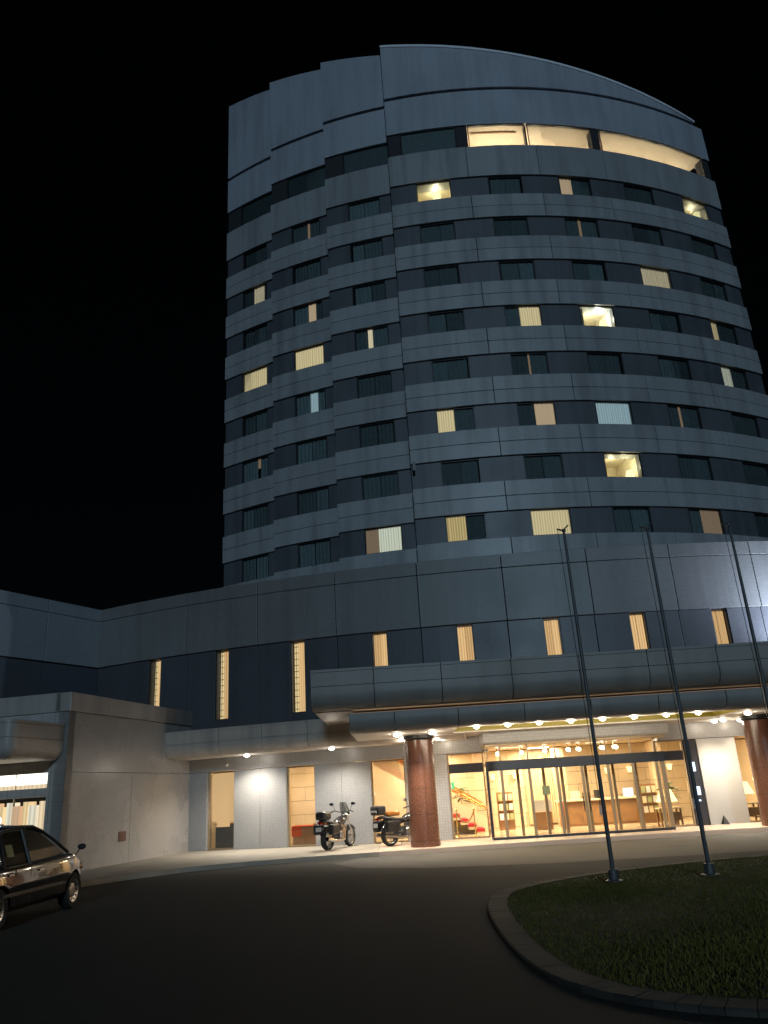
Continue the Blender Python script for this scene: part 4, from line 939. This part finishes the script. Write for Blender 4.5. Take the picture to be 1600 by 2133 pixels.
# ================================================================== CAR (local: +Y forward)
def car(loc, yaw):
    t = thing('parked_car', (0, 0, 0), 'glossy black sedan taxi parked at the left edge with lit roof lamp', 'car')
    Lr, Lf, hw = -1.0, 3.75, .85     # rear axle at 0, front axle 2.68
    WBs = 2.68
    st_ = [(-1.02, .62, .50, .70), (-.98, .74, .38, .84), (-.8, .81, .30, .93), (-.3, .845, .26, .95), (.4, .85, .24, .95), (1.4, .85, .24, .97), (2.1, .85, .24, 1.0), (2.45, .845, .24, 1.0), (2.75, .83, .24, .95), (3.0, .79, .25, .88), (3.2, .72, .28, .79), (3.33, .62, .33, .70), (3.39, .48, .42, .60)]
    rings = []
    for y, w_, zb_, zt_ in st_:
        hgt = zt_ - zb_
        half = [(w_ * .86, zb_), (w_ * .97, zb_ + hgt * .12), (w_ * .985, zb_ + hgt * .35), (w_ * .985, zb_ + hgt * .40), (w_, zb_ + hgt * .46), (w_ * 1.0, zb_ + hgt * .62), (w_ * .985, zb_ + hgt * .70), (w_ * .985, zb_ + hgt * .86), (w_ * .93, zb_ + hgt * .97), (w_ * .8, zt_ + .01), (w_ * .4, zt_ + .025), (0, zt_ + .03)]
        ring = [(x, y, z) for x, z in half] + [(-x, y, z) for x, z in half[-2::-1]]
        rings.append(ring)
    bm_ = MB().loft(rings); body = bm_.build('body', 'paint', t, smooth=True)
    cut = MB()
    for y in (0, WBs):
        for s_ in (-1, 1): cut.lathe([(.355, s_ * .55), (.355, s_ * 1.0)], (0, y, .32), 'x', 36)
    co = cut.build('cutter', 'dark', None)
    bo = body.modifiers.new('arches', 'BOOLEAN'); bo.object = co; bo.operation = 'DIFFERENCE'; bo.solver = 'EXACT'
    bpy.context.view_layer.update(); dg = bpy.context.evaluated_depsgraph_get(); me = bpy.data.meshes.new_from_object(body.evaluated_get(dg))
    body.modifiers.clear(); body.data = me; bpy.data.objects.remove(co)
    # greenhouse
    gh = MB(); prof_ = [(-.28, .93, .74), (.12, 1.40, .60), (.35, 1.49, .585), (.9, 1.535, .58), (1.35, 1.515, .585), (1.62, 1.43, .60), (2.40, 1.0, .76)]
    rings = []
    for y, z, w_ in prof_: rings.append([(-.76 if z < 1 else -w_ - .0, y, z), (-w_ * .8, y, z + .02), (0, y, z + .035), (w_ * .8, y, z + .02), (w_, y, z)])
    gh.loft(rings, cap=False, close=False)
    # side pillars as thin frames
    def side(s_):
        f = lambda y, z: (s_ * (.80 - (z - .93) * .38), y, z)
        b_ = MB()
        for P in ([(-.28, .92), (.12, 1.40)], [(.12, 1.40), (.35, 1.475), (.9, 1.515), (1.35, 1.50), (1.62, 1.42)], [(1.62, 1.42), (2.05, 1.22), (2.42, 1.0)], [(.95, .92), (.95, 1.49)], [(.10, .92), (.22, 1.42)]):
            b_.tube([f(*p) for p in P], .03, 8)
        return b_, f
    roof = MB(); rr = []
    for y, z, w_ in ((.10, 1.39, .62), (.35, 1.49, .60), (.9, 1.535, .59), (1.35, 1.515, .60), (1.66, 1.42, .62)):
        rr.append([(-w_ - .01, y, z - .03), (-w_ * .85, y, z + .01), (-w_ * .4, y, z + .03), (0, y, z + .035), (w_ * .4, y, z + .03), (w_ * .85, y, z + .01), (w_ + .01, y, z - .03), (w_ * .8, y, z - .05), (-w_ * .8, y, z - .05)])
    roof.loft(rr)
    roof.build('roof', 'paint', t, smooth=True)
    for s_ in (-1, 1): side(s_)[0].build('pillar', 'dark', t, smooth=True)
    for nm, (y0, z0_, y1, z1_) in dict(windscreen=(2.40, 1.0, 1.63, 1.42), rear_window=(-.27, .94, .11, 1.39)).items():
        g = MB(); g.loft([[(u * (.80 if zz_ < 1 else .63), yy_ - .06 * u * u * (1 if nm == 'windscreen' else -1), zz_) for u in np.linspace(-.96, .96, 9)] for yy_, zz_ in ((y0, z0_), ((y0 + y1) / 2, (z0_ + z1_) / 2 + .02), (y1, z1_))], cap=False, close=False).build(nm, 'carglass', t, smooth=True)
    for s_ in (-1, 1):
        _, f = side(s_)
        for P in ([(.17, .95), (.93, .95), (.93, 1.45), (.36, 1.43), (.26, 1.40)], [(.97, .95), (2.3, .99), (1.62, 1.39), (1.35, 1.45), (.97, 1.46)]):
            g = MB(); pts = [Vector(f(*p)) for p in P]; nn = Vector((s_ * .012, 0, .004)); n_ = len(pts)
            g.add([p - nn for p in pts] + [p - nn * 2 for p in pts], [tuple(range(n_)), tuple(range(2 * n_ - 1, n_ - 1, -1))]).build('side_window', 'carglass', t)
        for y in (.28, 1.28): MB().cbox((s_ * .852, y, .80), (.02, .16, .03)).build('door_handle', 'chrome', t, bevel=.005)
        MB().cbox((s_ * .845, 1.15, .50), (.025, 2.2, .05)).build('side_moulding', 'dark', t, bevel=.006)
        for y in (.02, .95, 2.08): MB().cbox((s_ * .840, y if y > .1 else .45, .6), (.006, .008, .55)).build('door_gap', 'dark', t)
        mi = MB().tube([(s_ * .72, 2.85, .90), (s_ * .80, 2.87, 1.02)], .012, 6).ball((s_ * .84, 2.87, 1.06), (.085, .05, .055)).build('fender_mirror', 'dark', t, smooth=True)
        MB().ball((s_ * .60, 3.14, .72), (.17, .16, .09)).build('headlight', 'lens', t, smooth=True); MB().ball((s_ * .735, 3.02, .70), (.06, .14, .06)).build('indicator', 'orange', t, smooth=True)
        MB().cbox((s_ * .64, -1.0, .74), (.30, .08, .16)).build('tail_light', 'redlens', t, bevel=.02)
        for y in (0, WBs):
            x = s_ * .74
            wl = MB().lathe([(.20, -.09), (.29, -.095), (.315, -.06), (.315, .06), (.29, .095), (.20, .09)], (x, y, .315), 'x', 32)
            wl.f = [f_ for f_ in wl.f if len(f_) == 4]
            wo = wl.build('wheel', 'rubber', t, smooth=True)
            MB().lathe([(.001, s_ * .05), (.06, s_ * .065), (.12, s_ * .05), (.19, s_ * .085), (.205, s_ * .085), (.205, -s_ * .05), (.001, -s_ * .05)], (x, y, .315), 'x', 32).build('hub_cap', 'steel', wo, smooth=True)
            hl = MB()
            for k in range(10):
                a = k * math.pi / 5; hl.cbox((x + s_ * .072, y + .155 * math.cos(a), .315 + .155 * math.sin(a)), (.012, .03, .03))
            hl.build('hub_slot', 'dark', wo)
    MB().cbox((0, 3.26, .42), (1.24, .22, .14)).build('front_bumper', 'dark', t, bevel=.04); MB().cbox((0, -1.03, .45), (1.56, .16, .16)).build('rear_bumper', 'dark', t, bevel=.04)
    MB().cbox((0, 3.33, .62), (.6, .08, .08)).build('grille', 'chrome', t, bevel=.01); MB().cbox((0, -1.1, .60), (.33, .012, .165)).build('licence_plate', 'plate', t)
    MB().box(-.6, .6, .5, 1.5, .5, .75).build('seat', 'dark', t, bevel=.06)
    rl = MB().cbox((0, .95, 1.635), (.40, .16, .13)).build('roof_lamp', 'taxi', t, bevel=.05)
    MB().cbox((0, .95, 1.565), (.44, .18, .02)).build('lamp_base', 'dark', rl)
    MB().cbox((.70, .42, 1.16), (.004, .22, .2), Matrix.Rotation(rad(-20.8), 3, 'Y')).build('window_sticker', 'sticker', t)
    light('POINT', 'taxi_glow', (0, .95, 1.78), .5, (.4, .5, 1.0), t, size=.05)
    t.location = loc; t.rotation_euler = (0, 0, yaw)
car((-7.25, 13.55, 0), rad(-3))

# ================================================================== ASSUMED FLOODLIGHT with a made-up fixture, outside the picture on the right
FL = thing('assumed_floodlight', (15.5, 26.2, 5.2), 'assumed bluish flood lamp on a made-up short arm, out of view right, added to light the podium wall', 'assumed_floodlight')
MB().tube([(15.5, 27.4, 5.6), (15.5, 26.6, 5.7)], .07, 12).build('arm', 'pole', FL)  # made-up arm and head to carry the assumed lamp
MB().cbox((15.5, 26.5, 5.75), (.4, .25, .25)).build('lamp_head', 'dark', FL, bevel=.03)
light('SPOT', 'assumed_flood_lamp', (15.4, 26.5, 6.0), 2700, (.66, .78, 1.0), FL, aim=(13.2, 27.7, 8.4), size=.05, spot=140, blend=1.0)  # unseen lamp, assumed from the bright patch at the podium wall's right end
